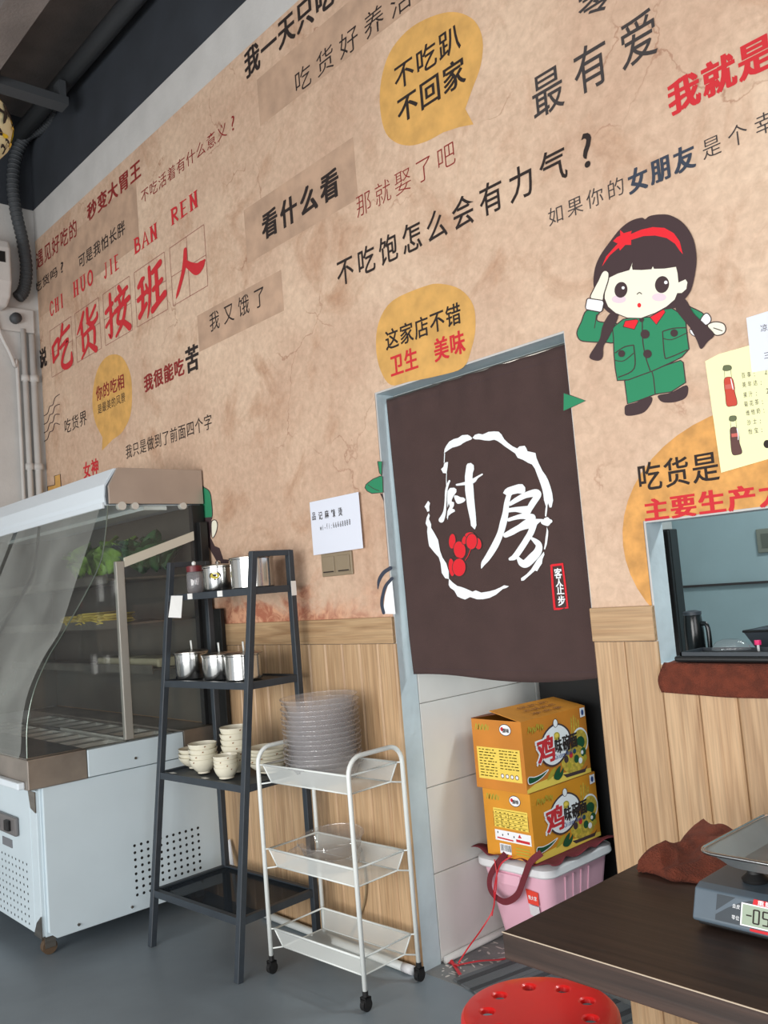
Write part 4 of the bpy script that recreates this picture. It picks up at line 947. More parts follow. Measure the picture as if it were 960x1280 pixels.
for i, z in enumerate(LEV):
    f0 = fy(z); mb = MB()
    mb.box(0, RW, f0 - 0.012, f0 + 0.010, z - 0.028, z).box(0, RW, RD - 0.010, RD + 0.010, z - 0.028, z).box(-0.010, 0.010, f0, RD, z - 0.028, z).box(RW - 0.010, RW + 0.010, f0, RD, z - 0.028, z)
    s = mb.build('shelf_frame', M_dkmetal, rk)
    MB().box(0.012, RW - 0.012, f0 + 0.010, RD - 0.010, z - 0.010, z - 0.006).build('shelf_panel', M_meshdk if i == 0 else M_dkmetal, s)
M_stick = mat('white_sticker', (0.92, 0.92, 0.91), 0.6)
f0 = fy(1.455)
MB().box(0.165, 0.200, f0 - 0.0145, f0 - 0.012, 1.430, 1.454).build('price_label', M_stick, rk)
MB().box(0.385, 0.420, f0 - 0.0145, f0 - 0.012, 1.430, 1.454).build('price_label', M_stick, rk)
MB().box(RW + 0.0145, RW + 0.016, RD - 0.014, RD + 0.012, 1.41, 1.47).build('price_label', M_stick, rk)
f0 = fy(0.7)
for a in (0.06, 0.30):
    o = MB().add([(a, f0 + 0.002, 0.7006), (a + 0.04, f0 - 0.006, 0.7006), (a + 0.05, f0 + 0.012, 0.7006), (a + 0.01, f0 + 0.018, 0.7006)], [(0, 1, 2, 3)]).build('price_label', M_stick, rk)
# hanging paper slip
f0 = fy(1.455)
o = MB().add([(0.045, f0 - 0.018, 1.452), (0.135, f0 - 0.018, 1.448), (0.118, f0 - 0.022, 1.352), (0.030, f0 - 0.030, 1.358)], [(0, 1, 2, 3)]).build('paper_slip', M_stick)
o.modifiers.new('s', 'SOLIDIFY').thickness = 0.0012
o.data.transform(Matrix.Rotation(RA, 4, 'Z')); o.location = RO
tag(o, 'blank white paper slip hanging from the left end of the top shelf', 'paper')

# steel canisters
def canister(name, a, b, z, r, h, label, group, lid=True, spoon=False, emblem=False):
    c = rp(a, b, z); t = root(name, c, label, 'pot', group)
    prof = [(r * 0.97, 0.0), (r, 0.004), (r, h - 0.006), (r + 0.003, h - 0.003), (r + 0.003, h), (r - 0.002, h), (r - 0.002, 0.01), (0.0005, 0.008)]
    autosmooth(MB().lathe(prof, n=36).build('body', M_steel2, t), 0.5)
    if lid:
        lp = [(r + 0.004, h + 0.0005), (r + 0.004, h + 0.004), (r * 0.8, h + 0.009), (r * 0.25, h + 0.012), (0.0005, h + 0.012)]
        autosmooth(MB().lathe([(r - 0.01, h + 0.0005)] + lp, n=32).build('lid', M_steel, t), 0.5)
        if not spoon: autosmooth(MB().lathe([(0.010, h + 0.012), (0.012, h + 0.02), (0.006, h + 0.026), (0.0005, h + 0.027)], n=12).build('lid_knob', M_steel2, t), 0.5)
    if spoon: MB().tube([(0.01, 0.0, h + 0.005), (0.022, -0.01, h + 0.052)], 0.004, 8).build('spoon_handle', M_white, t, smooth=True)
    if emblem:
        d = Vector((CAM.x - c.x, CAM.y - c.y, 0)).normalized(); ang = math.atan2(d.y, d.x) - 0.25
        mb = MB(); mb.mat(0)
        def cy(x, y, rr): return (rr * math.cos(ang + x / r), rr * math.sin(ang + x / r), h * 0.62 + y)
        mb.disc(lambda x, y: cy(x, y, r + 0.0006), 0, 0, 0.026, 0.019, 20); mb.mat(1); mb.disc(lambda x, y: cy(x, y, r + 0.0011), 0, 0, 0.020, 0.014, 20); mb.mat(0)
        mb.disc(lambda x, y: cy(x, y, r + 0.0015), 0, 0.002, 0.010, 0.006, 5)
        mb.build('emblem', None, t, mats=[M_ink, M_gold])
    return t
CG = 'steel canisters on the ladder shelf'
canister('steel_canister', 0.085, fy(1.085) + 0.085, 1.0855, 0.072, 0.112, 'lidded steel canister with a white spoon handle, left on the second shelf', CG, spoon=True)
canister('steel_canister', 0.290, fy(1.085) + 0.085, 1.0855, 0.069, 0.100, 'lidded steel canister with a white spoon handle, middle one on the second shelf', CG, spoon=True)
canister('steel_canister', 0.462, fy(1.085) + 0.085, 1.0855, 0.075, 0.102, 'lidded steel canister partly behind the front leg on the second shelf', CG, spoon=True)
canister('steel_canister', 0.265, fy(1.455) + 0.085, 1.4555, 0.068, 0.105, 'steel canister with a dark oval emblem on the top shelf', CG, emblem=True)
canister('steel_canister', 0.475, fy(1.455) + 0.105, 1.4555, 0.090, 0.125, 'large steel canister behind the right front leg on the top shelf', CG)
j = root('glass_jar', rp(0.095, fy(1.455) + 0.075, 1.4555), 'clear glass jar with a dark red lid at the left of the top shelf', 'jar')
autosmooth(MB().lathe([(0.030, 0), (0.036, 0.008), (0.036, 0.085), (0.028, 0.098)], n=24).build('body', clear('jar_glass', (0.85, 0.82, 0.82), 0.22, 0.08), j), 0.8)
autosmooth(MB().lathe([(0.034, 0.095), (0.035, 0.120), (0.020, 0.124)], n=24).build('lid', M_jarlid, j), 0.5)
autosmooth(MB().lathe([(0.008, 0.124), (0.010, 0.136), (0.004, 0.142)], n=10).build('knob', M_white, j), 0.5)

# bowls
def bowl_profile(r, h, foot, t=0.003):
    out = [(foot, 0.0), (foot, 0.006)]
    for i in range(7):
        u = i / 6; out.append((foot + (r - foot) * (0.35 * u + 0.65 * math.sin(u * PI / 2)), 0.006 + (h - 0.006) * u ** 1.25))
    inn = [(max(0.001, x - t), max(0.009, z)) for x, z in out[::-1][:-2]]
    inn[0] = (r - t, h)
    return out + inn + [(0.001, 0.009)]
bowl_src = {}
def bowl(key, r, h, foot, loc, label, group, m=None, pattern=True, tilt=(0, 0)):
    if key not in bowl_src:
        t = root('bowl', loc, label, 'bowl', group)
        autosmooth(MB().lathe(bowl_profile(r, h, foot), n=32).build('shell', m or M_cream, t), 0.9)
        if pattern:
            rnd = random.Random(int(r * 1000)); mb = MB()
            for k in range(3):
                a = k * 2.1 + rnd.uniform(-.4, .4); rr = r + 0.0006
                zz = h * 0.88; q = []
                for (da, dz) in ((0, 0), (0.10, 0.002), (0.12, -0.002), (0.03, -0.005)):
                    q.append(((rr - 0.0005 + dz * 0.12) * math.cos(a + da), (rr - 0.0005 + dz * 0.12) * math.sin(a + da), zz + dz))
                mb.add(q, [(0, 1, 2, 3)])
            mb.build('glaze_mark', M_brownpat, t)['kind'] = 'stuff'
        bowl_src[key] = t; register(t)
    else:
        t = copy_tree(bowl_src[key]); t['label'] = label; t['group'] = group; t.location = loc
    t.rotation_euler = (tilt[0], tilt[1], random.uniform(0, 6)); return t
ORD = ['lowest', 'second from the bottom', 'third from the bottom', 'fourth from the bottom', 'fifth from the bottom', 'sixth from the bottom', 'seventh from the bottom', 'eighth from the bottom']
BG = 'cream melamine bowls on the third shelf'
def stack(key, r, h, foot, a, b, n, pitch, desc, z0=0.7005, **kw):
    for i in range(n):
        c = rp(a, b, z0 + i * pitch); nm = ORD[i] if i < n - 1 else 'topmost'
        bowl(key, r, h, foot, c, 'cream bowl, %s %s' % (nm, desc), BG, tilt=(random.uniform(-.02, .02), random.uniform(-.02, .02)), **kw)
fz = fy(0.7)
stack('wide', 0.070, 0.050, 0.026, 0.085, fz + 0.120, 3, 0.017, 'in the leftmost stack behind the round bowls')
stack('round', 0.061, 0.060, 0.026, 0.222, fz + 0.072, 4, 0.021, 'in the stack of round bowls front left')
stack('deep', 0.064, 0.062, 0.030, 0.350, fz + 0.150, 6, 0.0245, 'in the tallest stack of the shelf')
stack('small', 0.050, 0.046, 0.030, 0.410, fz + 0.052, 4, 0.0150, 'in the short stack before the tallest one')
stack('plate', 0.088, 0.045, 0.040, 0.495, fz + 0.205, 5, 0.014, 'in the wide stack right of the leg')

# ================================================================== WHITE TROLLEY
TO = Vector((-2.915, -0.352, 0)); TA = math.radians(3.2); TW, TD = 0.512, 0.268
tr = root('utility_cart', TO, 'white three-tier wire cart on black casters before the wood panelling', 'cart', rz=TA)
def tp(a, b, z): return TO + Vector((a * math.cos(TA) - b * math.sin(TA), a * math.sin(TA) + b * math.cos(TA), z))
for a in (0, TW):
    pts = [(a, 0, 0.055), (a, 0, 0.775)]
    R_ = 0.062
    for k in range(1, 7): th = PI - k * (PI / 2) / 6; pts.append((a, R_ + R_ * math.cos(th), 0.775 + R_ * math.sin(th)))
    for k in range(0, 7): th = PI / 2 - k * (PI / 2) / 6; pts.append((a, TD - R_ + R_ * math.cos(th), 0.775 + R_ * math.sin(th)))
    pts.append((a, TD, 0.055))
    MB().tube(pts, 0.0085, 10).build('side_frame', M_white, tr, smooth=True)
for z in (0.745, 0.430, 0.135):
    e = 0.012; zt, zb = z + 0.028, z - 0.040; i0 = 0.020; t_ = 0.016
    top = [(t_, e, zt), (TW - t_, e, zt), (TW - t_, TD - e, zt), (t_, TD - e, zt)]
    bot = [(t_ + i0, e + i0, zb), (TW - t_ - i0, e + i0, zb), (TW - t_ - i0, TD - e - i0, zb), (t_ + i0, TD - e - i0, zb)]
    bk = MB()
    bk.tube(top, 0.0042, 8, closed=True).tube(bot, 0.003, 6, closed=True)
    for p, q in zip(top, bot): bk.tube([p, q], 0.003, 6)
    for a in (0, TW):
        sg_ = 1 if a == 0 else -1
        bk.tube([(a, 0, zt), (a + sg_ * t_, e, zt)], 0.003, 6).tube([(a, TD, zt), (a + sg_ * t_, TD - e, zt)], 0.003, 6)
        bk.tube([(a, 0, zb - 0.004), (a + sg_ * (t_ + i0), e + i0, zb), (a + sg_ * (t_ + i0), TD - e - i0, zb), (a, TD, zb - 0.004)], 0.003, 6)
    b = bk.build('basket', M_white, tr, smooth=True)
    ms = MB(); vs = top + bot
    ms.add(vs, [(0, 1, 5, 4), (2, 3, 7, 6), (4, 5, 6, 7)]); ms.build('mesh_sheet', M_mesh, b)
for (a, b_) in ((0, 0), (TW, 0), (0, TD), (TW, TD)):
    c = MB().tube([(a, b_, 0.046), (a, b_, 0.066)], 0.010, 10).box(a - 0.013, a - 0.010, b_ - 0.014, b_ + 0.014, 0.018, 0.048).box(a + 0.010, a + 0.013, b_ - 0.014, b_ + 0.014, 0.018, 0.048).box(a - 0.013, a + 0.013, b_ - 0.012, b_ + 0.012, 0.042, 0.048).build('caster', M_rubber, tr)
    MB().tube([(a - 0.009, b_, 0.0215), (a + 0.009, b_, 0.0215)], 0.021, 18).build('wheel', M_rubber, c)

# stack of clear basins
NB = 15; pc = tp(0.215, 0.148, 0.707)
basin_src = None
for i in range(NB):
    lab = 'large clear plastic basin, %s in the tall stack on the cart' % ('topmost' if i == NB - 1 else 'lowest' if i == 0 else ['second', 'third', 'fourth', 'fifth', 'sixth', 'seventh', 'eighth', 'ninth', 'tenth', 'eleventh', 'twelfth', 'thirteenth', 'fourteenth'][i - 1] + ' from the bottom')
    if basin_src is None:
        basin_src = tag(MB().lathe([(0.001, 0.0), (0.108, 0.0), (0.117, 0.006), (0.138, 0.058), (0.149, 0.062), (0.150, 0.066), (0.145, 0.066)], n=40).build('plastic_basin', M_bowlpl, smooth=True), lab, 'bowl', 'clear basins stacked on the cart'); o = basin_src
        # an open dish: drop the caps of the lathe
        me = o.data; bm = bmesh.new(); bm.from_mesh(me); bmesh.ops.delete(bm, geom=[f for f in bm.faces if len(f.verts) > 4], context='FACES'); bm.to_mesh(me); bm.free()
    else:
        o = basin_src.copy(); COL.objects.link(o); o['label'] = lab
    o.location = pc + Vector((random.uniform(-.003, .003), random.uniform(-.003, .003), i * 0.0178)); o.rotation_euler = (random.uniform(-.012, .012), random.uniform(-.012, .012), i)
# middle tier: a shallow dish and a crumpled bag
def dish(a, b, z, r, h, label, tilt):
    o = MB().lathe([(0.001, 0.0), (r * 0.72, 0.0), (r * 0.85, h * 0.3), (r * 0.95, h), (r, h + 0.004), (r * 0.98, h + 0.006)], n=36).build('plastic_dish', clear('clear_dish', (0.92, 0.91, 0.90), 0.16, 0.10, 0.06, (0.78, 0.76, 0.75)), smooth=True)
    me = o.data; bm = bmesh.new(); bm.from_mesh(me); bmesh.ops.delete(bm, geom=[f for f in bm.faces if len(f.verts) > 4], context='FACES'); bm.to_mesh(me); bm.free()
    o.location = tp(a, b, z); o.rotation_euler = tilt; return tag(o, label, 'bowl', 'clear dishes in the middle basket')
dish(0.235, 0.142, 0.444, 0.128, 0.055, 'shallow clear round dish, the upper one lying in the middle basket', (0.12, 0.03, 0))
dish(0.260, 0.135, 0.394, 0.100, 0.050, 'shallow clear round dish, the lower one lying in the middle basket', (0.0, 0.0, 0))
def crumple(name, cx, cy, cz, rx, ry, rz_, m, label, cat, seed, amp=0.35, sub=3):
    bm = bmesh.new(); bmesh.ops.create_icosphere(bm, subdivisions=sub, radius=1)
    for v in bm.verts:
        n_ = noise.noise(v.co * 2.3 + Vector((seed, 0, 0))) * amp + noise.noise(v.co * 5.5 + Vector((0, seed, 0))) * amp * 0.5
        v.co *= 1 + n_; v.co.z = max(v.co.z, -0.55)
        v.co = Vector((v.co.x * rx, v.co.y * ry, (v.co.z + 0.55) * rz_ / 1.5))
    o = new_obj(name, bm=bm, m=m, smooth=False); o.location = (cx, cy, cz); return tag(o, label, cat)
c = tp(0.085, 0.10, 0.394); crumple('plastic_bag', c.x, c.y, c.z, 0.040, 0.05, 0.06, clear('bag_film', (0.97, 0.97, 0.97), 0.12, 0.03, 0.15), 'crumpled clear plastic bag at the left of the middle basket', 'bag', 3.0)

# white tube and strips on the floor by the wall
a, b = Vector((-3.43, -0.044, 0.0175)), Vector((-2.515, -0.040, 0.0175))
tube = root('white_pipe', (0, 0, 0), 'white plastic pipe lying on the floor along the wall behind the cart', 'pipe')
MB().tube([a, b], 0.016, 12).build('tube', M_white, tube, smooth=True)
d_ = (b - a).normalized(); MB().tube([b - d_ * 0.005, b + d_ * 0.045], 0.017, 14).build('end_cap', M_lid, tube, smooth=True)
a = on_y(281, 1052, -0.05); b = on_y(297, 1140, -0.10)
o = MB().bar((a.x, -0.03, a.z), (b.x + 0.02, -0.10, 0.005), 0.03, 0.006).build('white_strip', M_lid)
tag(o, 'flat white plastic strip leaning on the wall behind the ladder shelf', 'strip')
pts = catmull([(-2.74, -0.02, 0.40), (-2.72, -0.022, 0.28), (-2.75, -0.019, 0.18), (-2.83, -0.018, 0.07), (-2.86, -0.018, 0.006)], False, 6)
tag(MB().tube(pts, 0.004, 6).build('tan_cable', mat('tan_cable', (0.52, 0.45, 0.34), 0.6), smooth=True), 'thin tan cable hanging on the wood panelling behind the cart', 'cable')

# ================================================================== SWITCH, PAPERS
sw = root('wall_switch', (-2.762, -0.003, 1.522), 'taupe double light switch under the white notice', 'switch')
bevel(MB().box(-0.097, 0.097, -0.010, 0, -0.047, 0.047).build('plate', M_taupe, sw), 0.003)
for x in (-0.048, 0.048):
    k = bevel(MB().box(x - 0.038, x + 0.038, -0.0145, -0.010, -0.034, 0.034).build('rocker', M_taupe, sw), 0.002)
    MB().box(x - 0.034, x + 0.034, -0.0152, -0.0145, -0.031, -0.026).build('groove', M_ink, k)
def sheet(name, pts, y, m, label, th=0.0012):
    """paper pinned flat to the wall; pts are photo corners on the wall plane"""
    q = [on_y(u, v) for u, v in pts]; n = len(q)
    vs = [(p.x, y, p.z) for p in q] + [(p.x, y - th, p.z) for p in q]
    fs = [tuple(range(n)), tuple(range(n, 2 * n))[::-1]] + [(i, (i + 1) % n, (i + 1) % n + n, i + n) for i in range(n)]
    return tag(new_obj(name, vs, fs, m), label, 'paper')
ws = sheet('paper_notice', [(391, 628), (452, 615), (458, 685), (396, 694)], -0.016, M_sheet, 'white notice with handwritten lines above the double light switch')
def on_sheet(text, u0, v0, u1, h, par, y, m, wt=0.0, fill=0.9, slope=0.0, jit=0.0):
    a = on_y(u0, v0); b = on_y(u1, v0 + (u1 - u0) * slope); t = on_y(u0, v0 - h)
    return letters('handwriting', text, lambda s, q: (a.x + (b.x - a.x) * s, y, a.z + (b.z - a.z) * s + (t.z - a.z) * q), m, par, wt, fill, 0, jit)
on_sheet('品记麻辣烫', 393, 651, 434, 10, ws, -0.0178, M_ink, 0.01, 0.62, -0.17, 0.05)
on_sheet('wi-fi:66668888', 404, 663, 443, 7, ws, -0.0178, M_ink, 0.006, 0.8, -0.19, 0.04)
ym = sheet('paper_menu', [(883, 452), (900, 443), (1000, 415), (1010, 560), (903, 591)], -0.006, M_yellow, 'pale yellow drinks menu sheet with two drawn bottles and a handwritten list')
YS = 100 / 582.0
Yf = lambda x, y, l=0: Vector((on_y(860 + x * YS, 380 + y * YS).x, -0.0076 - l * 0.0001, on_y(860 + x * YS, 380 + y * YS).z))
def bottle(pts_body, neck, cap, label_p, body, shine, lab):
    pr = Print(Yf, [M_ink, body, mat('print_olive', (0.40, 0.43, 0.30), 0.7), M_yellow, mat('print_label_red', (0.80, 0.40, 0.36), 0.7), M_pwhite])
    pr.poly(neck, 3, False, 0, 3); pr.poly(pts_body, 1, True, 0, 3); pr.poly(cap, 2, True, 0, 3); pr.poly(label_p, 4, False); pr.brush(shine, 5)
    o = pr.done('printed_bottle', ym); o['label'] = lab
bottle([(277, 542), (328, 538), (348, 600), (350, 640), (368, 728), (330, 745), (292, 740), (282, 660), (274, 600)], [(275, 485), (320, 480), (328, 545), (278, 545)], [(265, 470), (275, 450), (318, 450), (326, 475), (300, 488), (268, 485)], [(282, 590), (340, 582), (342, 615), (282, 622)], mat('print_cola_red', (0.78, 0.26, 0.18), 0.6), [(322, 545, 6), (332, 590, 8), (340, 625, 5)], 'drawn red bottle')
bottle([(320, 905), (362, 900), (382, 960), (384, 1010), (403, 1080), (370, 1098), (332, 1090), (320, 1000), (318, 960)], [(318, 850), (358, 846), (362, 905), (322, 908)], [(310, 838), (318, 818), (356, 816), (362, 840), (340, 855), (314, 850)], [(326, 945), (372, 940), (376, 965), (328, 970)], mat('print_cola_brown', (0.36, 0.22, 0.20), 0.6), [(366, 905, 6), (376, 950, 8), (376, 990, 5)], 'drawn brown bottle')
rows_ = [('百事: 2元', 395, 545, 640), ('美年达: 2', 400, 612, 648), ('果汁: 2元', 408, 685, 652), ('菊花茶: 2', 414, 752, 655), ('维他奶: 3', 428, 815, 662), ('沙士:', 435, 885, 560), ('怡宝:', 445, 950, 570)]
for t_, x0, y0, x1 in rows_:
    a = Yf(x0, y0); b = Yf(x1, y0 - (x1 - x0) * 0.17); tt = Yf(x0, y0 - 40)
    letters('handwriting', t_, lambda s, q: (a.x + (b.x - a.x) * s, -0.0079, a.z + (b.z - a.z) * s + (tt.z - a.z) * q), M_inkgrey, ym, 0.0, 0.72, 0, 0.03)
pr = Print(Yf, [M_ink, M_ink]); pr.ell(585, 1020, 26, 30, 0); pr.done('printed_blob', ym)
w2 = sheet('paper_sheet', [(935, 398), (1000, 378), (1010, 455), (942, 466)], -0.0085, M_sheet, 'plain white sheet overlapping the upper right of the yellow menu')
on_sheet('凉茶', 952, 416, 975, 9, w2, -0.0101, M_ink, 0.0, 0.8, -0.2)
on_sheet('三元', 956, 450, 979, 9, w2, -0.0101, M_ink, 0.0, 0.8, -0.2)

# ================================================================== DOOR CURTAIN
CY = 0.045
cx0, cx1 = on_y(483, 499, CY).x, DX1 - 0.030
czt, czb = on_y(484, 500, CY).z - 0.002, 1.078
def fold(x, z):
    s = (x - cx0) / (cx1 - cx0); t = (czt - z) / (czt - czb)
    e = max(0, 1 - t * 6); b = max(0, (t - 0.86) / 0.14)
    return 0.0045 * math.sin(s * 46) * e + 0.003 * math.sin(s * 23 + 1) * max(0, 1 - t * 3) + 0.006 * b * math.sin(s * 9 + 1.5) + 0.0022 * math.sin(s * 11 + z * 5) + 0.012 * max(0, s - 0.93) / 0.07 * t
bm = bmesh.new(); nx, nz = 96, 64; g = []
for j in range(nz + 1):
    t = j / nz; r_ = []
    for i in range(nx + 1):
        s = i / nx; x = cx0 + (cx1 - cx0) * s + (0.018 * t * t if s > 0.999 else 0.018 * t * t * s) + 0.02 * t * (1 - s)
        z = czt + (czb - czt) * t - 0.010 * math.sin(s * PI) * t + (0.008 if t == 1 else 0) * math.sin(s * 7)
        z += 0.0015 * math.sin(s * 40) * max(0, 1 - t * 20)
        r_.append(bm.verts.new((x, CY + fold(x, z), z)))
    g.append(r_)
for j in range(nz):
    for i in range(nx): bm.faces.new((g[j][i], g[j + 1][i], g[j + 1][i + 1], g[j][i + 1]))
cur = root('door_curtain', ((cx0 + cx1) / 2, CY, czt), 'dark brown half-length cloth curtain with white brush characters hung in the kitchen doorway', 'curtain')
def cb_(o): o.data.transform(Matrix.Translation((-(cx0 + cx1) / 2, -CY, -czt))); o.parent = cur; return o
cl = cb_(new_obj('cloth', bm=bm, m=M_curtain, smooth=True)); so = cl.modifiers.new('s', 'SOLIDIFY'); so.thickness = 0.002; so.offset = 1
cb_(MB().tube([(DX0 + 0.001, CY + 0.012, czt + 0.004), (DX1 - 0.001, CY + 0.012, czt + 0.004)], 0.006, 10).build('rod', M_steel, smooth=True))
for zc in (czb + 0.022, czt - 0.035):
    q = [(cx0 + 0.02 + (cx1 - cx0 - 0.02) * i / 90.0, zc) for i in range(91)]
    hem = MB().add([(x, CY + fold(x, z) - 0.0034, z + 0.0012) for x, z in q] + [(x, CY + fold(x, z) - 0.0034, z - 0.0012) for x, z in q], [(i, i + 1, i + 92, i + 91) for i in range(90)])
    cb_(hem.build('hem_stitch', M_hair))
def CP(u, v, l=0):
    p = on_y(u, v, CY); return Vector((p.x, CY + fold(p.x, p.z) - 0.0042 - 0.0001 * l, p.z))
Z3 = lambda x, y, l=0: CP(520 + x * 0.19792, 530 + y * 0.19792, l)
M_cw = mat('curtain_white_print', (0.93, 0.95, 0.96), 0.8); M_cr = mat('curtain_red_print', (0.86, 0.12, 0.17), 0.8)
pr = Print(Z3, [M_cw, M_cr, M_curtain])
RING = [[(180, 185), (183, 160), (192, 140), (212, 112), (240, 96), (270, 88), (295, 71), (330, 68), (345, 76), (358, 88), (354, 98), (322, 110), (300, 122), (284, 134), (262, 142), (232, 150), (215, 160), (195, 175)],
 [(360, 88), (375, 69), (400, 61), (425, 66), (445, 58), (462, 50), (500, 47), (530, 49), (548, 66), (565, 96), (590, 120), (620, 142), (648, 155), (662, 142), (694, 138), (704, 152), (712, 172), (738, 178), (762, 184), (768, 215), (784, 252), (805, 295), (826, 325), (842, 355), (856, 395), (868, 440), (873, 482), (864, 526), (852, 528), (842, 500), (838, 515), (836, 548), (831, 585), (822, 582), (824, 550), (828, 520), (816, 480), (812, 445), (805, 412), (792, 372), (776, 330), (758, 282), (740, 256), (716, 246), (700, 236), (682, 226), (650, 214), (634, 186), (600, 163), (570, 143), (546, 124), (522, 108), (500, 100), (468, 106), (438, 104), (404, 98), (376, 97)],
 [(834, 650), (843, 675), (842, 705), (834, 760), (822, 793), (815, 790), (822, 750), (826, 715), (832, 680)],
 [(815, 806), (818, 825), (806, 852), (802, 880), (785, 905), (770, 930), (757, 925), (722, 955), (684, 988), (668, 990), (666, 974), (700, 950), (730, 920), (748, 892), (772, 855), (790, 835)],
 [(85, 485), (97, 500), (92, 520), (93, 550), (80, 555), (73, 538), (62, 522), (70, 508)],
 [(88, 563), (96, 578), (90, 600), (104, 632), (104, 655), (125, 690), (148, 732), (160, 800), (175, 842), (200, 880), (215, 930), (216, 978), (192, 974), (170, 940), (163, 880), (152, 842), (118, 805), (90, 770), (84, 735), (78, 680), (80, 650), (68, 628), (76, 590)],
 [(216, 976), (240, 1000), (270, 1022), (300, 1030), (330, 1042), (365, 1058), (385, 1050), (420, 1064), (470, 1056), (505, 1046), (540, 1030), (560, 1018), (590, 1024), (576, 1034), (552, 1042), (510, 1078), (470, 1098), (430, 1106), (392, 1106), (350, 1092), (318, 1108), (290, 1098), (270, 1088), (250, 1052), (225, 1034), (214, 1016)]]
for R_ in RING: pr.poly(R_, 0, False)
rg = pr.done('brushed_ring', None); cb_(rg)
pr = Print(Z3, [M_cw, M_cr, M_curtain])
pr.brush([(184, 185, 5), (182, 245, 5)], 0); pr.poly([(192, 242), (206, 240), (204, 270), (198, 312), (176, 310), (163, 285), (178, 270), (182, 250)], 0, False)
pr.brush([(198, 310, 4), (197, 355, 4), (200, 405, 6)], 0)
pr.brush([(216, 360, 12), (204, 390, 14), (196, 430, 14), (194, 480, 12), (190, 540, 16), (182, 575, 24), (168, 606, 34)], 0)
pr.poly([(205, 425), (220, 404), (245, 402), (260, 412), (260, 430), (242, 455), (232, 480), (232, 490), (246, 495), (246, 515), (236, 535), (250, 540), (252, 552), (228, 566), (212, 580), (208, 606), (202, 590), (206, 550), (220, 520), (214, 500), (206, 530), (204, 480)], 0, False)
pr.poly([(246, 455), (265, 452), (285, 462), (305, 465), (316, 480), (300, 496), (270, 504), (256, 488)], 0)
pr.poly([(322, 262), (330, 250), (350, 246), (368, 260), (370, 285), (362, 310), (360, 340), (366, 400), (370, 460), (376, 520), (382, 580), (386, 640), (376, 666), (352, 642), (348, 610), (328, 520), (314, 420), (312, 330)], 0, False)
pr.brush([(262, 384, 12), (290, 380, 16), (330, 372, 24), (366, 358, 28), (392, 336, 14), (422, 318, 10)], 0)
cb_(pr.done('brushed_character', None))
pr = Print(Z3, [M_cw, M_cr, M_curtain])
pr.poly([(554, 436), (566, 415), (584, 402), (620, 390), (655, 380), (680, 380), (697, 400), (698, 425), (685, 442), (650, 438), (616, 445), (598, 462), (576, 450)], 0, False)
pr.brush([(600, 505, 24), (640, 480, 32), (700, 450, 37), (762, 436, 49), (778, 450, 41), (745, 500, 41), (718, 545, 37)], 0)
pr.brush([(592, 450, 32), (578, 500, 34), (570, 560, 39), (556, 620, 44), (536, 690, 41), (500, 770, 44), (455, 845, 37), (430, 880, 27), (418, 912, 4)], 0)
pr.brush([(590, 545, 27), (640, 540, 32), (710, 545, 56)], 0); pr.brush([(590, 605, 22), (640, 590, 27), (690, 582, 37), (740, 592, 49)], 0)
pr.brush([(570, 702, 32), (610, 682, 39), (660, 655, 41), (710, 632, 59), (752, 622, 49), (795, 608, 17), (812, 616, 37), (840, 616, 56), (858, 614, 24)], 0)
pr.brush([(752, 625, 46), (735, 680, 41), (705, 730, 39), (665, 790, 39), (628, 838, 37), (598, 852, 20)], 0)
pr.brush([(738, 722, 17), (762, 740, 32), (784, 765, 41), (776, 805, 51), (740, 845, 56), (700, 880, 54), (672, 876, 44), (652, 850, 24)], 0)
cb_(pr.done('brushed_character', None))
pr = Print(Z3, [M_cw, M_cr, M_curtain])
for (cx_, cy_, a, b, rot) in ((236, 740, 20, 46, 0.05), (233, 905, 18, 55, -0.1), (283, 795, 36, 54, -0.15), (280, 905, 40, 55, 0.0), (318, 730, 18, 30, 0.4), (345, 700, 28, 16, -0.1), (397, 755, 20, 36, -0.2)):
    pr.ell(cx_, cy_, a + 4, b + 4, 2, rot); pr.ell(cx_, cy_, a, b, 1, rot)
pr.ell(358, 742, 38, 54, 2, 0.05); pr.ell(358, 742, 32, 48, 1, 0.05); pr.ell(240, 828, 12, 12, 2)
pr.brush([(352, 790, 4), (338, 830, 4), (318, 862, 3)], 1); pr.brush([(240, 828, 3), (290, 850, 3), (320, 856, 3)], 2)
cb_(pr.done('red_blossom', None))
S3 = lambda x, y, l=0: CP(640 + x / 12.0, 690 + y / 12.0, l)
pr = Print(S3, [M_cr]); pr.rib([(608, 200, 34), (785, 180, 34)], 0, False, False); pr.rib([(606, 190, 34), (625, 520, 34), (652, 860, 34)], 0, False, False); pr.rib([(772, 170, 28), (815, 500, 28), (850, 840, 28)], 0, False, False); pr.rib([(640, 852, 34), (720, 852, 30), (790, 840, 12)], 0, False, False); pr.rib([(805, 840, 20), (862, 828, 28)], 0, False, False)
cb_(pr.done('seal_frame', None))
for i, ch in enumerate('客人止步'):
    x0 = 655 + i * 17; y1 = 395 + i * 140; wdt = 118; hgt = 150 if i != 1 else 120
    if i == 1: y1 = 520
    if i == 2: y1 = 640
    if i == 3: y1 = 805
    o = letters('seal_character', ch, lambda a, b, x0=x0, y1=y1: tuple(S3(x0 + a * wdt + 12 * b * -1, y1 - b * hgt - a * 6, 2)), M_cw, None, 0.02, 1.0); cb_(o)
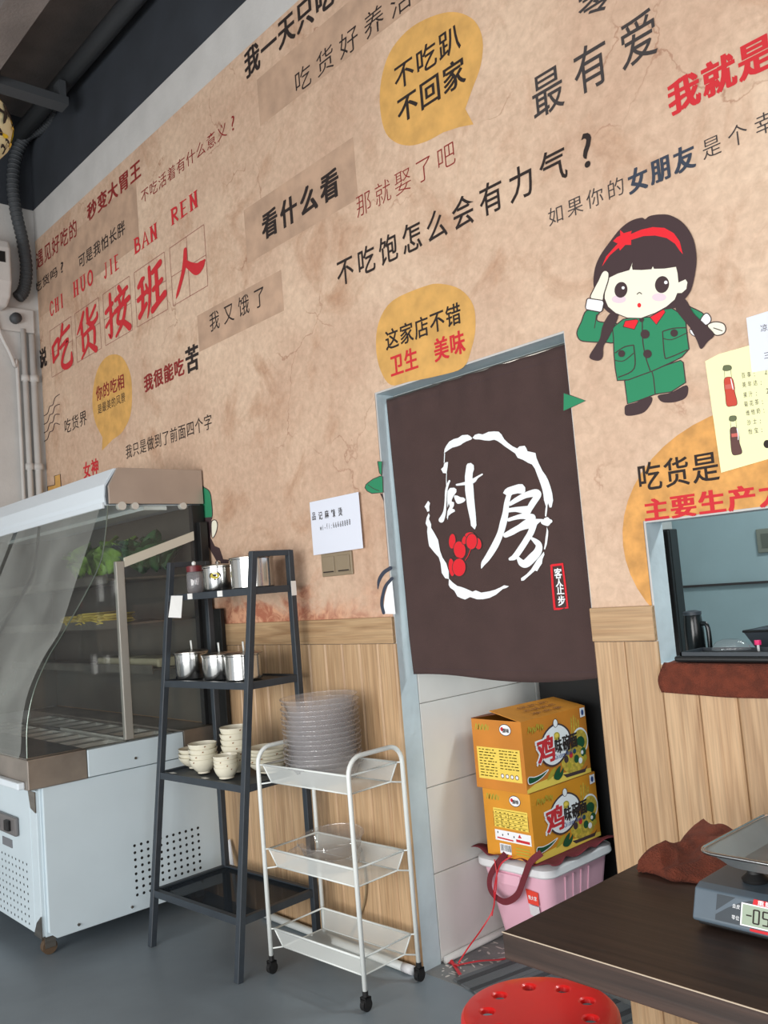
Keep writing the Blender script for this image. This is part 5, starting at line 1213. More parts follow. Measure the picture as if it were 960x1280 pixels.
# ================================================================== KITCHEN SIDE
kf = root('black_cabinet', (-2.07, 0.835, 0), 'tall shallow black cabinet in the dark kitchen behind the doorway', 'cabinet')
o = MB().box(-0.37, 0.325, -0.022, 0.035, 0.04, 1.545).build('body', M_black, kf); bevel(o, 0.004)
for z0_, z1_ in ((0.06, 1.00), (1.02, 1.54)):
    o = MB().box(-0.368, 0.323, -0.034, -0.023, z0_, z1_).build('door', M_black, kf); bevel(o, 0.003)
    MB().box(0.27, 0.285, -0.046, -0.034, z1_ - 0.45, z1_ - 0.15).build('handle', M_dkmetal, o)
MB().box(-0.36, 0.31, -0.02, 0.03, 0, 0.04).build('plinth', M_rubber, kf)
tr_ = MB().box(-2.45, 1.3, 2.085, 2.1, 1.275, 1.287).build('trim_3', M_inkgrey); structure(tr_)
ck = root('kitchen_counter', (-0.75, 0.36, 0), 'dark kitchen counter right behind the serving hatch', 'counter')
MB().box(-0.60, 1.6, -0.265, 0.30, 1.085, 1.115).build('worktop', M_black, ck)
for x in (-0.56, 1.54):
    for y in (-0.22, 0.25): MB().box(x - 0.02, x + 0.02, y - 0.02, y + 0.02, 0, 1.085).build('leg', M_steel, ck)
# kettle
kt = root('electric_kettle', (-1.372, 0.235, 1.1155), 'black glossy electric kettle with a side handle just inside the hatch', 'kettle')
M_gloss = mat('black_gloss', (0.07, 0.085, 0.09), 0.2)
autosmooth(MB().lathe([(0.028, 0), (0.030, 0.004), (0.029, 0.10), (0.026, 0.135), (0.025, 0.138)], n=32).build('body', M_gloss, kt), 0.6)
autosmooth(MB().lathe([(0.027, 0.138), (0.027, 0.148), (0.012, 0.152)], n=24).build('lid', M_dkmetal, kt), 0.6)
hp = catmull([(0.026, 0, 0.112), (0.044, 0.0, 0.105), (0.047, 0, 0.06), (0.044, 0, 0.01)], False, 5)
MB().tube(hp, 0.007, 10).build('handle', M_gloss, kt, smooth=True)
# flat black tray on the sill
ty = root('black_tray', (-1.02, 0.07, 1.137), 'flat black tray resting on the hatch sill above the brown towel', 'tray')
o = MB().box(-0.285, 0.55, -0.085, 0.06, 0.004, 0.020).build('plate', M_black, ty); bevel(o, 0.006)
MB().box(-0.27, 0.53, -0.075, -0.070, 0.020, 0.030).box(-0.27, 0.53, 0.045, 0.050, 0.020, 0.030).box(-0.27, -0.265, -0.075, 0.05, 0.020, 0.030).build('rim', M_dkmetal, ty)
# dome cover and pink topped salt shaker
dm = tag(MB().lathe([(0.085, 0.0), (0.083, 0.012), (0.066, 0.034), (0.035, 0.046), (0.001, 0.050)], n=32).build('clear_dome', clear('dome_plastic', (0.95, 0.95, 0.95), 0.06, 0.04), smooth=True), 'low clear plastic dome cover on the black tray in the hatch', 'cover'); dm.location = (-1.165, 0.045, 1.169); dm.scale = (0.62, 0.45, 0.6)
sh = root('pink_marker', (-1.115, 0.10, 1.158), 'tiny white stick with a bright pink cap lying by the clear dome', 'pen')
MB().tube([(0, 0, 0.0), (0, 0, 0.018)], 0.0035, 10).build('barrel', M_pwhite, sh, smooth=True)
MB().tube([(0, 0, 0.018), (0, 0, 0.030)], 0.009, 12).build('cap', mat('hot_pink', (0.92, 0.16, 0.45), 0.4), sh)
# dark wedge-shaped pan behind
wg = root('black_roasting_pan', (-1.10, 0.42, 1.116), 'black angular pan standing on the counter at the right of the hatch', 'pan')
mb = MB(); mb.add([(-0.13, -0.06, 0.0), (0.4, -0.06, 0), (0.4, 0.10, 0), (-0.13, 0.10, 0), (-0.17, -0.08, 0.075), (0.45, -0.08, 0.085), (0.45, 0.13, 0.085), (-0.17, 0.13, 0.075)], [(0, 3, 2, 1), (0, 1, 5, 4), (1, 2, 6, 5), (2, 3, 7, 6), (3, 0, 4, 7)])
o = mb.build('pan_body', M_dkmetal, wg); o.modifiers.new('s', 'SOLIDIFY').thickness = 0.003
MB().tube([(-0.17, -0.08, 0.075), (0.45, -0.08, 0.085), (0.45, 0.13, 0.085), (-0.17, 0.13, 0.075)], 0.004, 6, closed=True).build('rim', M_black, wg)
# outlet on the kitchen wall
oc = on_y(953, 676, 2.085); kx = oc.x
ot = root('wall_socket', (kx + 0.03, 2.098, oc.z), 'grey square socket plate on the pale teal kitchen wall', 'socket')
bevel(MB().box(-0.06, 0.06, -0.012, 0, -0.06, 0.06).build('plate', mat('socket_grey', (0.50, 0.52, 0.48), 0.5), ot), 0.004)
MB().box(-0.035, 0.035, -0.015, -0.012, -0.035, 0.035).build('socket_face', mat('socket_dark', (0.38, 0.40, 0.37), 0.5), ot)

def cloth_grid(name, f, nu, nv, th, m, label, cat, origin):
    bm = bmesh.new(); g = [[bm.verts.new(Vector(f(i / nu, j / nv)) - Vector(origin)) for i in range(nu + 1)] for j in range(nv + 1)]
    for j in range(nv):
        for i in range(nu): bm.faces.new((g[j][i], g[j][i + 1], g[j + 1][i + 1], g[j + 1][i]))
    o = new_obj(name, bm=bm, m=m, smooth=True); o.location = origin
    so = o.modifiers.new('s', 'SOLIDIFY'); so.thickness = th; so.offset = 1
    return tag(o, label, cat)
# towel hanging over the sill
def tw(u, v):
    x = -1.345 + u * 1.2 + (0.010 * math.sin(v * 6) if u < .02 else 0)
    n_ = noise.noise(Vector((x * 9, v * 3, 1.0)))
    s = v * 0.20
    if s < 0.065: return (x, 0.055 - s, 1.1365 + 0.001)
    t = s - 0.065
    zz = 1.141 - t * 0.62 - 0.006 * math.sin(u * 9) * v
    return (x, -0.018 - 0.010 * math.sin(min(1, t / 0.03) * PI / 2) - 0.006 * n_ - 0.004 * math.sin(x * 16), zz)
cloth_grid('hatch_towel', tw, 90, 24, 0.006, M_towel, 'rust brown towel spread on the hatch sill and hanging down its front', 'towel', (-0.75, -0.02, 1.12))

# ================================================================== CRATE AND NOODLE CARTONS
cr_ = root('storage_crate', (-2.255, 0.51, 0), 'pink plastic storage box with a white lid in the kitchen doorway', 'storage box')
def rrect(x0, x1, y0, y1, r, n=5):
    P = []
    for cx_, cy_, a0 in ((x1 - r, y1 - r, 0), (x0 + r, y1 - r, PI / 2), (x0 + r, y0 + r, PI), (x1 - r, y0 + r, 1.5 * PI)):
        for k in range(n + 1): a = a0 + PI / 2 * k / n; P.append((cx_ + r * math.cos(a), cy_ + r * math.sin(a)))
    return P
def loft(rings):
    mb = MB(); n = len(rings[0][0]); vs = []
    for P, z in rings: vs += [(x, y, z) for x, y in P]
    fs = [(i * n + k, i * n + (k + 1) % n, (i + 1) * n + (k + 1) % n, (i + 1) * n + k) for i in range(len(rings) - 1) for k in range(n)]
    fs += [tuple(range(n))[::-1], tuple(range((len(rings) - 1) * n, len(rings) * n))]
    return mb.add(vs, fs)
b0 = rrect(-0.115, 0.125, -0.150, 0.155, 0.035); b1 = rrect(-0.165, 0.165, -0.200, 0.200, 0.045)
autosmooth(loft([(rrect(-0.105, 0.115, -0.14, 0.145, 0.03), 0.0), (b0, 0.012), (b1, 0.318)]).build('tub', M_pinkpl, cr_), 0.7)
for y in (-0.095, -0.045, 0.005, 0.055):
    MB().bar((0.1315, y * 0.85, 0.06), (0.1625, y, 0.295), 0.006, 0.008, (0, 1, 0)).build('rib', M_pinkpl, cr_)
rbox(-0.075, 0.035, -0.206, -0.192, 0.255, 0.300, 'handle_lip', M_pinkpl, cr_, 0.006)
lid = autosmooth(loft([(rrect(-0.178, 0.178, -0.213, 0.213, 0.05), 0.312), (rrect(-0.183, 0.183, -0.218, 0.218, 0.052), 0.318), (rrect(-0.182, 0.182, -0.217, 0.217, 0.052), 0.342), (rrect(-0.165, 0.165, -0.20, 0.20, 0.045), 0.350)]).build('lid', M_lid, cr_), 0.7)
sk = MB(); sk.mat(0); sk.add([(0.055, -0.203, 0.205), (0.105, -0.203, 0.203), (0.108, -0.206, 0.252), (0.050, -0.206, 0.258)], [(0, 1, 2, 3)]); sk.mat(1)
sk.add([(0.058, -0.1995, 0.165), (0.104, -0.1985, 0.150), (0.104, -0.2035, 0.200), (0.058, -0.2035, 0.202)], [(0, 1, 2, 3)])
st = sk.build('sticker', None, cr_, mats=[mat('sticker_red', (0.90, 0.27, 0.20), 0.5), mat('sticker_grey', (0.84, 0.83, 0.84), 0.5)]); st.location = (0, 0.012, 0)
letters('lettering', '熊大家', lambda a, b: (0.060 + a * 0.040, -0.1932 - b * 0.0015, 0.221 + b * 0.016), M_pwhite, cr_, 0.012, 0.95)
# maroon carrier bag squashed under the cartons, with hanging handles
zb = 0.3515
def bagf(u, v):
    x = -2.448 + u * 0.385; y = 0.300 + v * 0.41
    e = max(0, abs(u - .5) * 2 - .66) / .34; f_ = max(0, abs(v - .5) * 2 - 0.75) / .25
    z = zb + 0.002 + 0.022 * (e ** 1.2) * (0.55 + 0.45 * math.sin(v * 19 + u * 4)) + 0.006 * f_ * (1 + math.sin(u * 22)) + 0.002 * (1 + noise.noise(Vector((u * 9, v * 9, 2))))
    return (x + 0.010 * math.sin(v * 15), y + 0.008 * math.sin(u * 14), z)
bag = root('carrier_bag', (-2.26, 0.51, zb), 'empty maroon cloth carrier bag squashed between pink box and noodle cartons', 'bag')
o = cloth_grid('bag_cloth', bagf, 40, 40, 0.002, M_maroon, 'x', 'x', (-2.26, 0.51, zb)); del o['label']; del o['category']; o.parent = bag; o.location = (0, 0, 0)
def strap(pts, wdt, name, m, parent, nrm=(0, -1, 0), origin=(0, 0, 0), th=0.0015):
    q = catmull(pts, False, 7); mb = MB(); L_, R_ = [], []
    for i, p in enumerate(q):
        a = Vector(q[max(0, i - 1)]); b = Vector(q[min(len(q) - 1, i + 1)]); d = (b - a).normalized(); s_ = d.cross(Vector(nrm)).normalized() * wdt / 2
        p = Vector(p) - Vector(origin); L_.append(p + s_); R_.append(p - s_)
    n = len(q); mb.add([tuple(v) for v in L_ + R_], [(i, i + 1, n + i + 1, n + i) for i in range(n - 1)])
    o = mb.build(name, m, parent); so = o.modifiers.new('s', 'SOLIDIFY'); so.thickness = th; so.offset = 0; return o
yv = 0.283
hpx = [(632, 1066), (622, 1078), (612, 1095), (612, 1112), (622, 1124), (633, 1127), (646, 1118), (654, 1098), (662, 1078), (676, 1066)]
hp = [tuple(on_y(u + 1, v, yv + (0.03 if i in (0, 9) else 0.0))) for i, (u, v) in enumerate(hpx)]
strap(hp, 0.024, 'handle', M_maroon, bag, origin=(-2.26, 0.51, zb))

# cartons -------------------------------------------------------
M_carton2 = mat('deep_orange_carton', (0.84, 0.53, 0.18), 0.5, var=0.07, scale=6)
CW, CD_, CH_ = 0.238, 0.415, 0.246
def carton(name, x0, y0, z0, w_, d_, h_, label, opened, panel):
    t = root(name, (x0 + w_ / 2, y0 + d_ / 2, z0), label, 'cardboard box', 'instant noodle cartons')
    X0, X1, Y0, Y1 = -w_ / 2, w_ / 2, -d_ / 2, d_ / 2
    mb = MB(); th = 0.003
    mb.box(X0, X1, Y0, Y0 + th, 0, h_).box(X0, X1, Y1 - th, Y1, 0, h_).box(X0, X0 + th, Y0 + th, Y1 - th, 0, h_).box(X1 - th, X1, Y0 + th, Y1 - th, 0, h_).box(X0 + th, X1 - th, Y0 + th, Y1 - th, 0, th)
    mb.build('carton_walls', M_carton2 if opened else M_carton, t)
    if not opened: MB().box(X0, X1, Y0, Y1, h_, h_ + th).build('carton_top', M_cartond, t)
    else:
        MB().box(X0 + th, X1 - th, Y0 + 0.01, Y1 - 0.01, h_ - 0.05, h_ - 0.045).build('inner_sheet', M_carti, t)
        # right flap folded over the opening, left flap tucked: tented
        fl = MB(); fl.add([(X1, Y0, h_), (X1, Y1, h_), (X0 + 0.10, Y1 - 0.004, h_ + 0.030), (X0 + 0.095, Y0 + 0.004, h_ + 0.034)], [(0, 1, 2, 3)])
        o = fl.build('flap', M_cartond, t); o.modifiers.new('s', 'SOLIDIFY').thickness = 0.003
        for k in range(3):
            plabel(letters('flap_print', ['净含量', '鸡味碗面', '保质期'][k], lambda a, b, k=k: (X1 - 0.02 - (k * 0.035) - b * 0.020, Y0 + 0.10 + a * 0.20, h_ + 0.005 + (k * 0.035 + b * 0.020 + 0.02) * 0.235), M_carti, o, 0.0, 0.9, nrm=(0, 0, 1)), 'brown print') if k < 3 else None
        fl = MB(); fl.add([(X0, Y0, h_), (X0, Y1, h_), (X0 + 0.085, Y1 - 0.004, h_ + 0.015), (X0 + 0.085, Y0 + 0.05, h_ + 0.012)], [(0, 1, 2, 3)])
        o = fl.build('flap', M_carti, t); o.modifiers.new('s', 'SOLIDIFY').thickness = 0.003
    # right side artwork: a along depth, b up
    SL_ = [M_cartond, M_pwhite, M_hair, M_inkred, M_ink, M_ynood, M_green2, M_blueink, M_gold, M_pyellow]
    Fr = lambda a, b, l=0: Vector((X1 + 0.0006 + 0.0001 * l, Y0 + a * d_, b * h_))
    pr = Print(Fr, SL_)
    pr.poly([(0.0, 0.0), (1.0, 0.0), (1.0, 0.06), (0.5, 0.13), (0.12, 0.10), (0.0, 0.05)], 9, False)
    for (x0_, y0_, x1_, y1_) in ((.74, .52, .76, .88), (.78, .50, .80, .90), (.82, .5, .83, .86), (.85, .5, .87, .82)): pr.rib([(x0_, y0_, .018), (x0_ + .01, (y0_ + y1_) / 2, .02), (x1_, y1_, .014)], 5)
    pr.ell(.87, .50, .13, .20, 1); pr.ell(.87, .50, .115, .17, 5); pr.ell(.87, .48, .07, .09, 6)
    pr.ell(.74, .27, .20, .20, 5); pr.poly([(.55, .10), (.60, .04), (.90, .03), (.95, .12), (.90, .08), (.62, .09)], 2, False)
    for x, y, r, c in ((.62, .30, .035, 2), (.70, .34, .03, 3), (.78, .26, .04, 6), (.90, .33, .045, 6), (.88, .33, .02, 1), (.84, .22, .03, 1), (.66, .20, .03, 8), (.76, .38, .025, 6), (.92, .24, .03, 8)): pr.ell(x, y, r, r * 1.5, c)
    pr.poly([(.40, .10), (.45, .20), (.52, .24), (.50, .14), (.56, .20), (.54, .10), (.47, .05)], 6, True)
    pr.poly([(.30, .10), (.40, .14), (.44, .24), (.36, .20)], 8, True)
    pr.poly([(.24, .42), (.28, .70), (.42, .84), (.56, .84), (.68, .74), (.72, .60), (.66, .42), (.52, .28), (.36, .27)], 2); pr.poly([(.26, .43), (.30, .69), (.43, .815), (.56, .815), (.665, .72), (.695, .60), (.645, .44), (.51, .305), (.37, .295)], 1)
    pr.ell(.50, .86, .035, .06, 1, 0, 2, .008); pr.ell(.50, .67, .05, .06, 8); pr.ell(.50, .68, .03, .03, 9)
    pr.poly([(.03, .22), (.12, .20), (.22, .21), (.33, .24), (.24, .17), (.13, .13), (.03, .13)], 6, True, 1, .012)
    pr.poly([(.90, .84), (.98, .85), (.98, 1.0 - .02), (.90, .98)], 1, False); pr.ell(.94, .91, .022, .045, 7); pr.rib([(.925, .88, .008), (.955, .94, .008)], 1, False)
    for k, (x, y) in enumerate(((.10, .86), (.16, .84), (.22, .87), (.28, .85))): pr.rib([(x - .02, y - .04, .012), (x, y + .05, .012), (x + .02, y - .03, .012), (x + .03, y + .04, .010)], 8)
    pr.done('side_print', t)
    def F2(a0, b0, a1, b1, l, sk=0.0): return lambda a, b: tuple(Fr(a0 + a * (a1 - a0) + sk * b, b0 + b * (b1 - b0) + a * 0.02, l))
    letters('lettering', '鸡', F2(.175, .31, .475, .72, 22), M_pwhite, t, 0.06, 1.0, nrm=(1, 0, 0)); plabel(letters('lettering', '鸡', F2(.19, .33, .46, .70, 28), M_inkred, t, 0.03, 1.0, nrm=(1, 0, 0)), 'red lettering')
    letters('lettering', '味碗面', F2(.45, .42, .82, .64, 28), M_ink, t, 0.03, 0.95, nrm=(1, 0, 0)); plabel(letters('lettering', 'Chicken Noodles', F2(.44, .345, .78, .42, 28), M_blueink, t, 0.02, 0.95, nrm=(1, 0, 0)), 'blue lettering')
    # front artwork
    Ff_ = lambda a, b, l=0: Vector((X0 + a * w_, Y0 - 0.0006 - 0.0001 * l, b * h_))
    pr = Print(Ff_, SL_ + [M_carti])
    for k, x in enumerate((.10, .16, .23, .30)): pr.rib([(x - .03, .84, .016), (x, .93, .018), (x + .03, .85, .016), (x + .05, .92, .012)], 8)
    pr.ell(.68, .87, .12, .085, 2); pr.ell(.68, .87, .11, .075, 1); pr.ell(.62, .88, .03, .03, 3)
    rnd = random.Random(3)
    if panel == 'big':
        pr.poly([(.07, .14), (.93, .14), (.93, .60), (.07, .60)], 9, False)
        for c0, c1 in ((.11, .46), (.52, .89)):
            for r_ in range(10):
                y = .565 - r_ * .042; x = c0
                if c0 > .5 and r_ > 6: continue
                while x < c1 - .03:
                    w__ = rnd.uniform(.02, .09); pr.rib([(x, y, .013), (min(c1, x + w__), y, .013)], 10, False, False); x += w__ + rnd.uniform(.012, .04)
        for k in range(4): pr.ell(.55 + k * .095, .21, .035, .035, 10, n=10); pr.ell(.55 + k * .095, .21, .024, .024, 1, n=10)
    else:
        pr.poly([(.20, .44), (.92, .44), (.92, .73), (.20, .73)], 9, False)
        for r_ in range(5): pr.rib([(.22, .70 - r_ * .055, .006), (.90, .70 - r_ * .055, .006)], 10, False, False)
        for x in (.20, .36, .52, .92): pr.rib([(x, .445, .008), (x, .67, .008)], 10, False, False)
        for r_ in range(5):
            x = .24
            while x < .86: w__ = rnd.uniform(.02, .06); pr.rib([(x, .665 - r_ * .052, .012), (x + w__, .665 - r_ * .052, .012)], 10, False, False); x += w__ + rnd.uniform(.03, .08)
        pr.poly([(.20, .24), (.95, .24), (.95, .40), (.20, .40)], 1, False)
        for k, x in enumerate((.26, .36, .48, .60)): pr.ell(x, .36 - (k % 2) * .03, .012, .018, 4, n=8)
        pr.poly([(.68, .33), (.72, .385), (.76, .33)], 3, False); pr.rib([(.24, .28, .022), (.58, .27, .022)], 3, False, False); pr.rib([(.64, .285, .04), (.92, .28, .04)], 3, False, False)
        pr.poly([(.28, .05), (.52, .05), (.52, .20), (.28, .20)], 1, False)
        x = .30
        while x < .50: w__ = rnd.choice((.006, .010, .016)); pr.rib([(x + w__ / 2, .09, w__), (x + w__ / 2, .185, w__)], 4, False, False); x += w__ + rnd.choice((.006, .01))
        for r_ in range(3): pr.rib([(.62, .17 - r_ * .045, .018), (.90, .17 - r_ * .045, .018)], 8, False, False)
    pr.done('front_print', t)
    letters('lettering', '康味', lambda a, b: tuple(Ff_(.64 + a * .13, .835 + b * .06, 40)), M_ink, t, 0.012, 0.95)
    return t
carton('noodle_carton', -2.372, 0.312, 0.3595, 0.232, 0.415, 0.2475, 'closed orange noodle carton, lower of the two, on the maroon bag', False, 'small')
carton('noodle_carton', -2.388, 0.300, 0.6125, 0.248, 0.405, 0.262, 'open-flapped orange noodle carton, upper of the two', True, 'big')

# red plastic ribbon
rb = root('red_ribbon', (-2.41, 0.11, 0), 'thin red plastic packing ribbon trailing from the pink box to the floor', 'ribbon')
def rs(px, ys, wdt):
    pts = [tuple(on_y(u, v, y)) for (u, v), y in zip(px, ys)]
    strap(pts, wdt, 'strand', M_ribbon, rb, origin=(-2.41, 0.11, 0), nrm=(0.3, -1, 0.2))
rs([(640, 1070), (625, 1082), (618, 1110), (617, 1135), (603, 1160), (585, 1185), (573, 1204)], [0.285, 0.270, 0.275, 0.28, 0.24, 0.16, 0.115], 0.005)
rs([(618, 1074), (621, 1095), (619, 1120), (615, 1145)], [0.280, 0.268, 0.27, 0.272], 0.004)
def rf(px, wdt, z=0.004):
    pts = [tuple(on_z(u, v, z + (0.008 if i % 2 else 0))) for i, (u, v) in enumerate(px)]
    strap(pts, wdt, 'strand', M_ribbon, rb, origin=(-2.41, 0.11, 0), nrm=(0, 0, 1))
rf([(537, 1190), (550, 1196), (562, 1203), (574, 1207)], 0.012)
rf([(573, 1206), (600, 1201), (628, 1199), (650, 1192)], 0.010)
rf([(552, 1191), (560, 1196), (568, 1207), (575, 1218)], 0.012, 0.006)

# striped floor mat
a0, a1 = on_z(572, 1224, 0), on_z(640, 1198, 0)
mt = root('door_mat', (a0.x, a0.y, 0), 'grey and dark striped doormat under the red ribbon by the pink box', 'mat')
ang = 0.06
mt.rotation_euler = (0, 0, -0.20)
nst = 24
sd = 0.60 / nst
for i in range(nst):
    MB().box(i * sd, (i + 1) * sd - 0.0005, -0.02, 0.30, 0.0015, 0.007 + 0.0015 * (i % 2)).build('mat_stripe', M_matdk if i % 3 == 1 else M_brownmat, mt)

# ================================================================== TABLE, SCALE, STOOL, TOWEL
TBX, TBY0, TBY1 = -1.163, -0.980, -0.215
tb = root('dining_table', (-0.3, -0.5, 0), 'dark walnut laminate table top with a pale edge line at the lower right', 'table')
o = MB().box(TBX + 0.3, 0.9, TBY0 + 0.5, TBY1 + 0.5, 0.700, 0.750).build('table_top', M_table, tb); bevel(o, 0.0015, 1)
MB().box(TBX + 0.3 - 0.0006, 0.9, TBY0 + 0.4993, TBY0 + 0.5008, 0.7485, 0.7504).build('edge_line', mat('edge_band_pale', (0.72, 0.66, 0.58), 0.4), tb)
MB().box(-0.05, 0.05, -0.05, 0.05, 0.02, 0.70).box(0.30, 0.31, -0.05, 0.05, 0.02, 0.03).build('pedestal', M_dkmetal, tb)
MB().box(-0.28, 0.28, -0.28, 0.28, 0, 0.02).build('pedestal_foot', M_dkmetal, tb)

# brown towel crumpled on the table
def tfold(u, v):
    a = u * 2 - 1; b = v * 2 - 1
    x = -1.030 + 0.088 * a * (1 + 0.16 * noise.noise(Vector((u * 4, v * 4, 5)))) + 0.012 * b
    y = -0.430 + 0.135 * b * (1 + 0.10 * noise.noise(Vector((u * 3, v * 3, 9)))) 
    r_ = max(abs(a) ** 3, abs(b) ** 3)
    h = 0.060 * (1 - r_) ** 0.4 * (0.66 + 0.55 * noise.noise(Vector((u * 2.6, v * 2.6, 3.3))) + 0.20 * math.sin(v * 8 + u * 5) + 0.25 * v - 0.1 - 0.5 * abs(noise.noise(Vector((u * 4.5 + v * 2, v * 4.0 - u, 7.7))))) + 0.012
    if r_ >= 0.999: h = 0.010
    return (x, y, 0.751 + max(0.008, h))
tw2 = cloth_grid('folded_towel', tfold, 44, 56, 0.006, M_towel, 'rust brown towel bunched up on the table behind the scale', 'towel', (-1.030, -0.430, 0.751))
tw2.modifiers.remove(tw2.modifiers[0])
bmx = bmesh.new(); bmx.from_mesh(tw2.data)
be = [e for e in bmx.edges if e.is_boundary]; ex = bmesh.ops.extrude_edge_only(bmx, edges=be)
nv = [v for v in ex['geom'] if isinstance(v, bmesh.types.BMVert)]
for v in nv: v.co.z = 0.0; v.co.x *= 0.97; v.co.y *= 0.98
bmesh.ops.holes_fill(bmx, edges=[e for e in bmx.edges if e.is_boundary]); bmx.to_mesh(tw2.data); bmx.free()
for p in tw2.data.polygons: p.use_smooth = True

# digital scale
SX0, SX1, SY0, SY1 = -0.892, -0.560, -0.757, -0.430
sc = root('digital_scale', ((SX0 + SX1) / 2, (SY0 + SY1) / 2, 0.7505), 'slate blue digital kitchen scale with a steel pan on the dark table', 'scale')
hx, hy = (SX1 - SX0) / 2, (SY1 - SY0) / 2
prof = [(-hy, 0.012), (-hy - 0.002, 0.018), (-hy + 0.018, 0.066), (-hy + 0.035, 0.072), (hy - 0.01, 0.074), (hy, 0.066), (hy, 0.012)]
n = len(prof); mb = MB().add([(-hx, y, z) for y, z in prof] + [(hx, y, z) for y, z in prof], [tuple(range(n))[::-1], tuple(range(n, 2 * n))] + [(i, (i + 1) % n, (i + 1) % n + n, i + n) for i in range(n)])
hs = bevel(mb.build('housing', M_scale, sc), 0.007, 3, 0.5)
rbox(-hx + 0.006, hx - 0.006, -hy + 0.008, hy - 0.004, 0.004, 0.013, 'base_gasket', M_rubber, sc, 0.003)
for x in (-hx + 0.045, hx - 0.045):
    for y in (-hy + 0.05, hy - 0.04): MB().tube([(x, y, 0.0), (x, y, 0.006)], 0.014, 14).build('foot', M_rubber, sc)
# front panel on the sloping face
P0 = Vector((0, -hy - 0.002, 0.018)); P1 = Vector((0, -hy + 0.018, 0.066)); dz = (P1 - P0); nn_ = Vector((0, -dz.z, dz.y)).normalized()
def PF(a, b, l=0): return Vector((-hx + a * 2 * hx, 0, 0)) + P0 + dz * b + nn_ * (0.0008 + 0.0001 * l)
M_pan_dk = mat('panel_dark_slate', (0.20, 0.235, 0.265), 0.45)
pr = Print(PF, [M_pan_dk, M_scale, M_inkred, M_lcd, M_pwhite, M_ink])
pr.poly([(.135, .08), (.60, .08), (.88, .12), (.88, .92), (.135, .92)], 0, False)
pr.poly([(.135, .26), (.20, .55), (.27, .80), (.32, .92), (.24, .92), (.135, .38)], 1, False)
pr.poly([(.33, .62), (.70, .62), (.70, 1.0), (.34, 1.0)], 2, False); pr.poly([(.33, -.02), (.70, -.02), (.70, .10), (.33, .06)], 2, False)
pr.poly([(.275, .10), (.70, .10), (.70, .82), (.275, .82)], 4, False); pr.poly([(.283, .14), (.692, .14), (.692, .78), (.283, .78)], 3, False)
pr.done('display_panel', sc)
def PW_(a0, b0, a1, b1, l): return lambda a, b: tuple(PF(a0 + a * (a1 - a0), b0 + b * (b1 - b0), l))
pr = Print(PF, [M_ink]); pr.layer = 9
SEG = {'0': 'abcdef', '5': 'acdfg', '6': 'acdefg', '-': 'g'}
XY = {'a': ((0, 1), (1, 1)), 'b': ((1, 1), (1, .5)), 'c': ((1, .5), (1, 0)), 'd': ((0, 0), (1, 0)), 'e': ((0, 0), (0, .5)), 'f': ((0, .5), (0, 1)), 'g': ((0, .5), (1, .5))}
for ch, ax in (('-', .305), ('0', .345), ('5', .395), ('6', .445), ('0', .495)):
    for sg_ in SEG[ch]:
        (xa, ya), (xb, yb) = XY[sg_]; P_a = (ax + xa * .030, .24 + ya * .42); P_b = (ax + xb * .030, .24 + yb * .42)
        hor = ya == yb; w_ = .045 if hor else .009
        if hor: pr._face([(P_a[0], P_a[1] - w_ / 2), (P_b[0], P_b[1] - w_ / 2), (P_b[0], P_b[1] + w_ / 2), (P_a[0], P_a[1] + w_ / 2)], 0)
        else: pr._face([(P_a[0] - w_ / 2, P_a[1]), (P_a[0] + w_ / 2, P_a[1]), (P_b[0] + w_ / 2, P_b[1]), (P_b[0] - w_ / 2, P_b[1])], 0)
pr.done('digits', sc)
letters('lettering', '重量(千克)', PW_(.36, .84, .60, .99, 10), M_pwhite, sc, 0.01, 0.95)
letters('lettering', '去皮', PW_(.225, .58, .27, .72, 6), M_pwhite, sc, 0.0, 0.95); letters('lettering', '零位', PW_(.225, .22, .27, .36, 6), M_pwhite, sc, 0.0, 0.95)
for (x, y) in ((-hx + 0.085, -hy + 0.085), (hx - 0.085, -hy + 0.085), (-hx + 0.085, hy - 0.06), (hx - 0.085, hy - 0.06)):
    autosmooth(MB().lathe([(0.022, 0.073), (0.024, 0.078), (0.013, 0.088), (0.012, 0.112), (0.018, 0.118), (0.018, 0.124)], (x, y, 0), 20).build('support_post', M_rubber, sc), 0.5)
# steel pan
pn = root('scale_pan', ((SX0 + SX1) / 2 + 0.060, -0.660, 0.8748), 'shallow rectangular steel weighing pan on top of the digital scale', 'pan')
px_, py_ = 0.178, 0.142
loftm = [(rrect(-px_ * .80, px_ * .80, -py_ * .76, py_ * .76, 0.03), 0.0), (rrect(-px_ * .84, px_ * .84, -py_ * .80, py_ * .80, 0.03), 0.003), (rrect(-px_ * .96, px_ * .96, -py_ * .95, py_ * .95, 0.03), 0.026), (rrect(-px_, px_, -py_, py_, 0.03), 0.029)]
mb = MB(); n = len(loftm[0][0]); vs = []
for P, z in loftm: vs += [(x, y, z) for x, y in P]
mb.add(vs, [(i * n + k, i * n + (k + 1) % n, (i + 1) * n + (k + 1) % n, (i + 1) * n + k) for i in range(3) for k in range(n)] + [tuple(range(n))])
M_pan = mat('pan_steel', (0.74, 0.75, 0.75), 0.36, 0.8, var=0.08, scale=8, bump=0.05, bscale=8)
o = autosmooth(mb.build('tray', M_pan, pn), 0.5); so = o.modifiers.new('s', 'SOLIDIFY'); so.thickness = 0.0015
MB().tube([(x, y, 0.0295) for x, y in rrect(-px_, px_, -py_, py_, 0.03)], 0.0035, 8, closed=True).build('rolled_rim', M_steel2, pn, smooth=True)

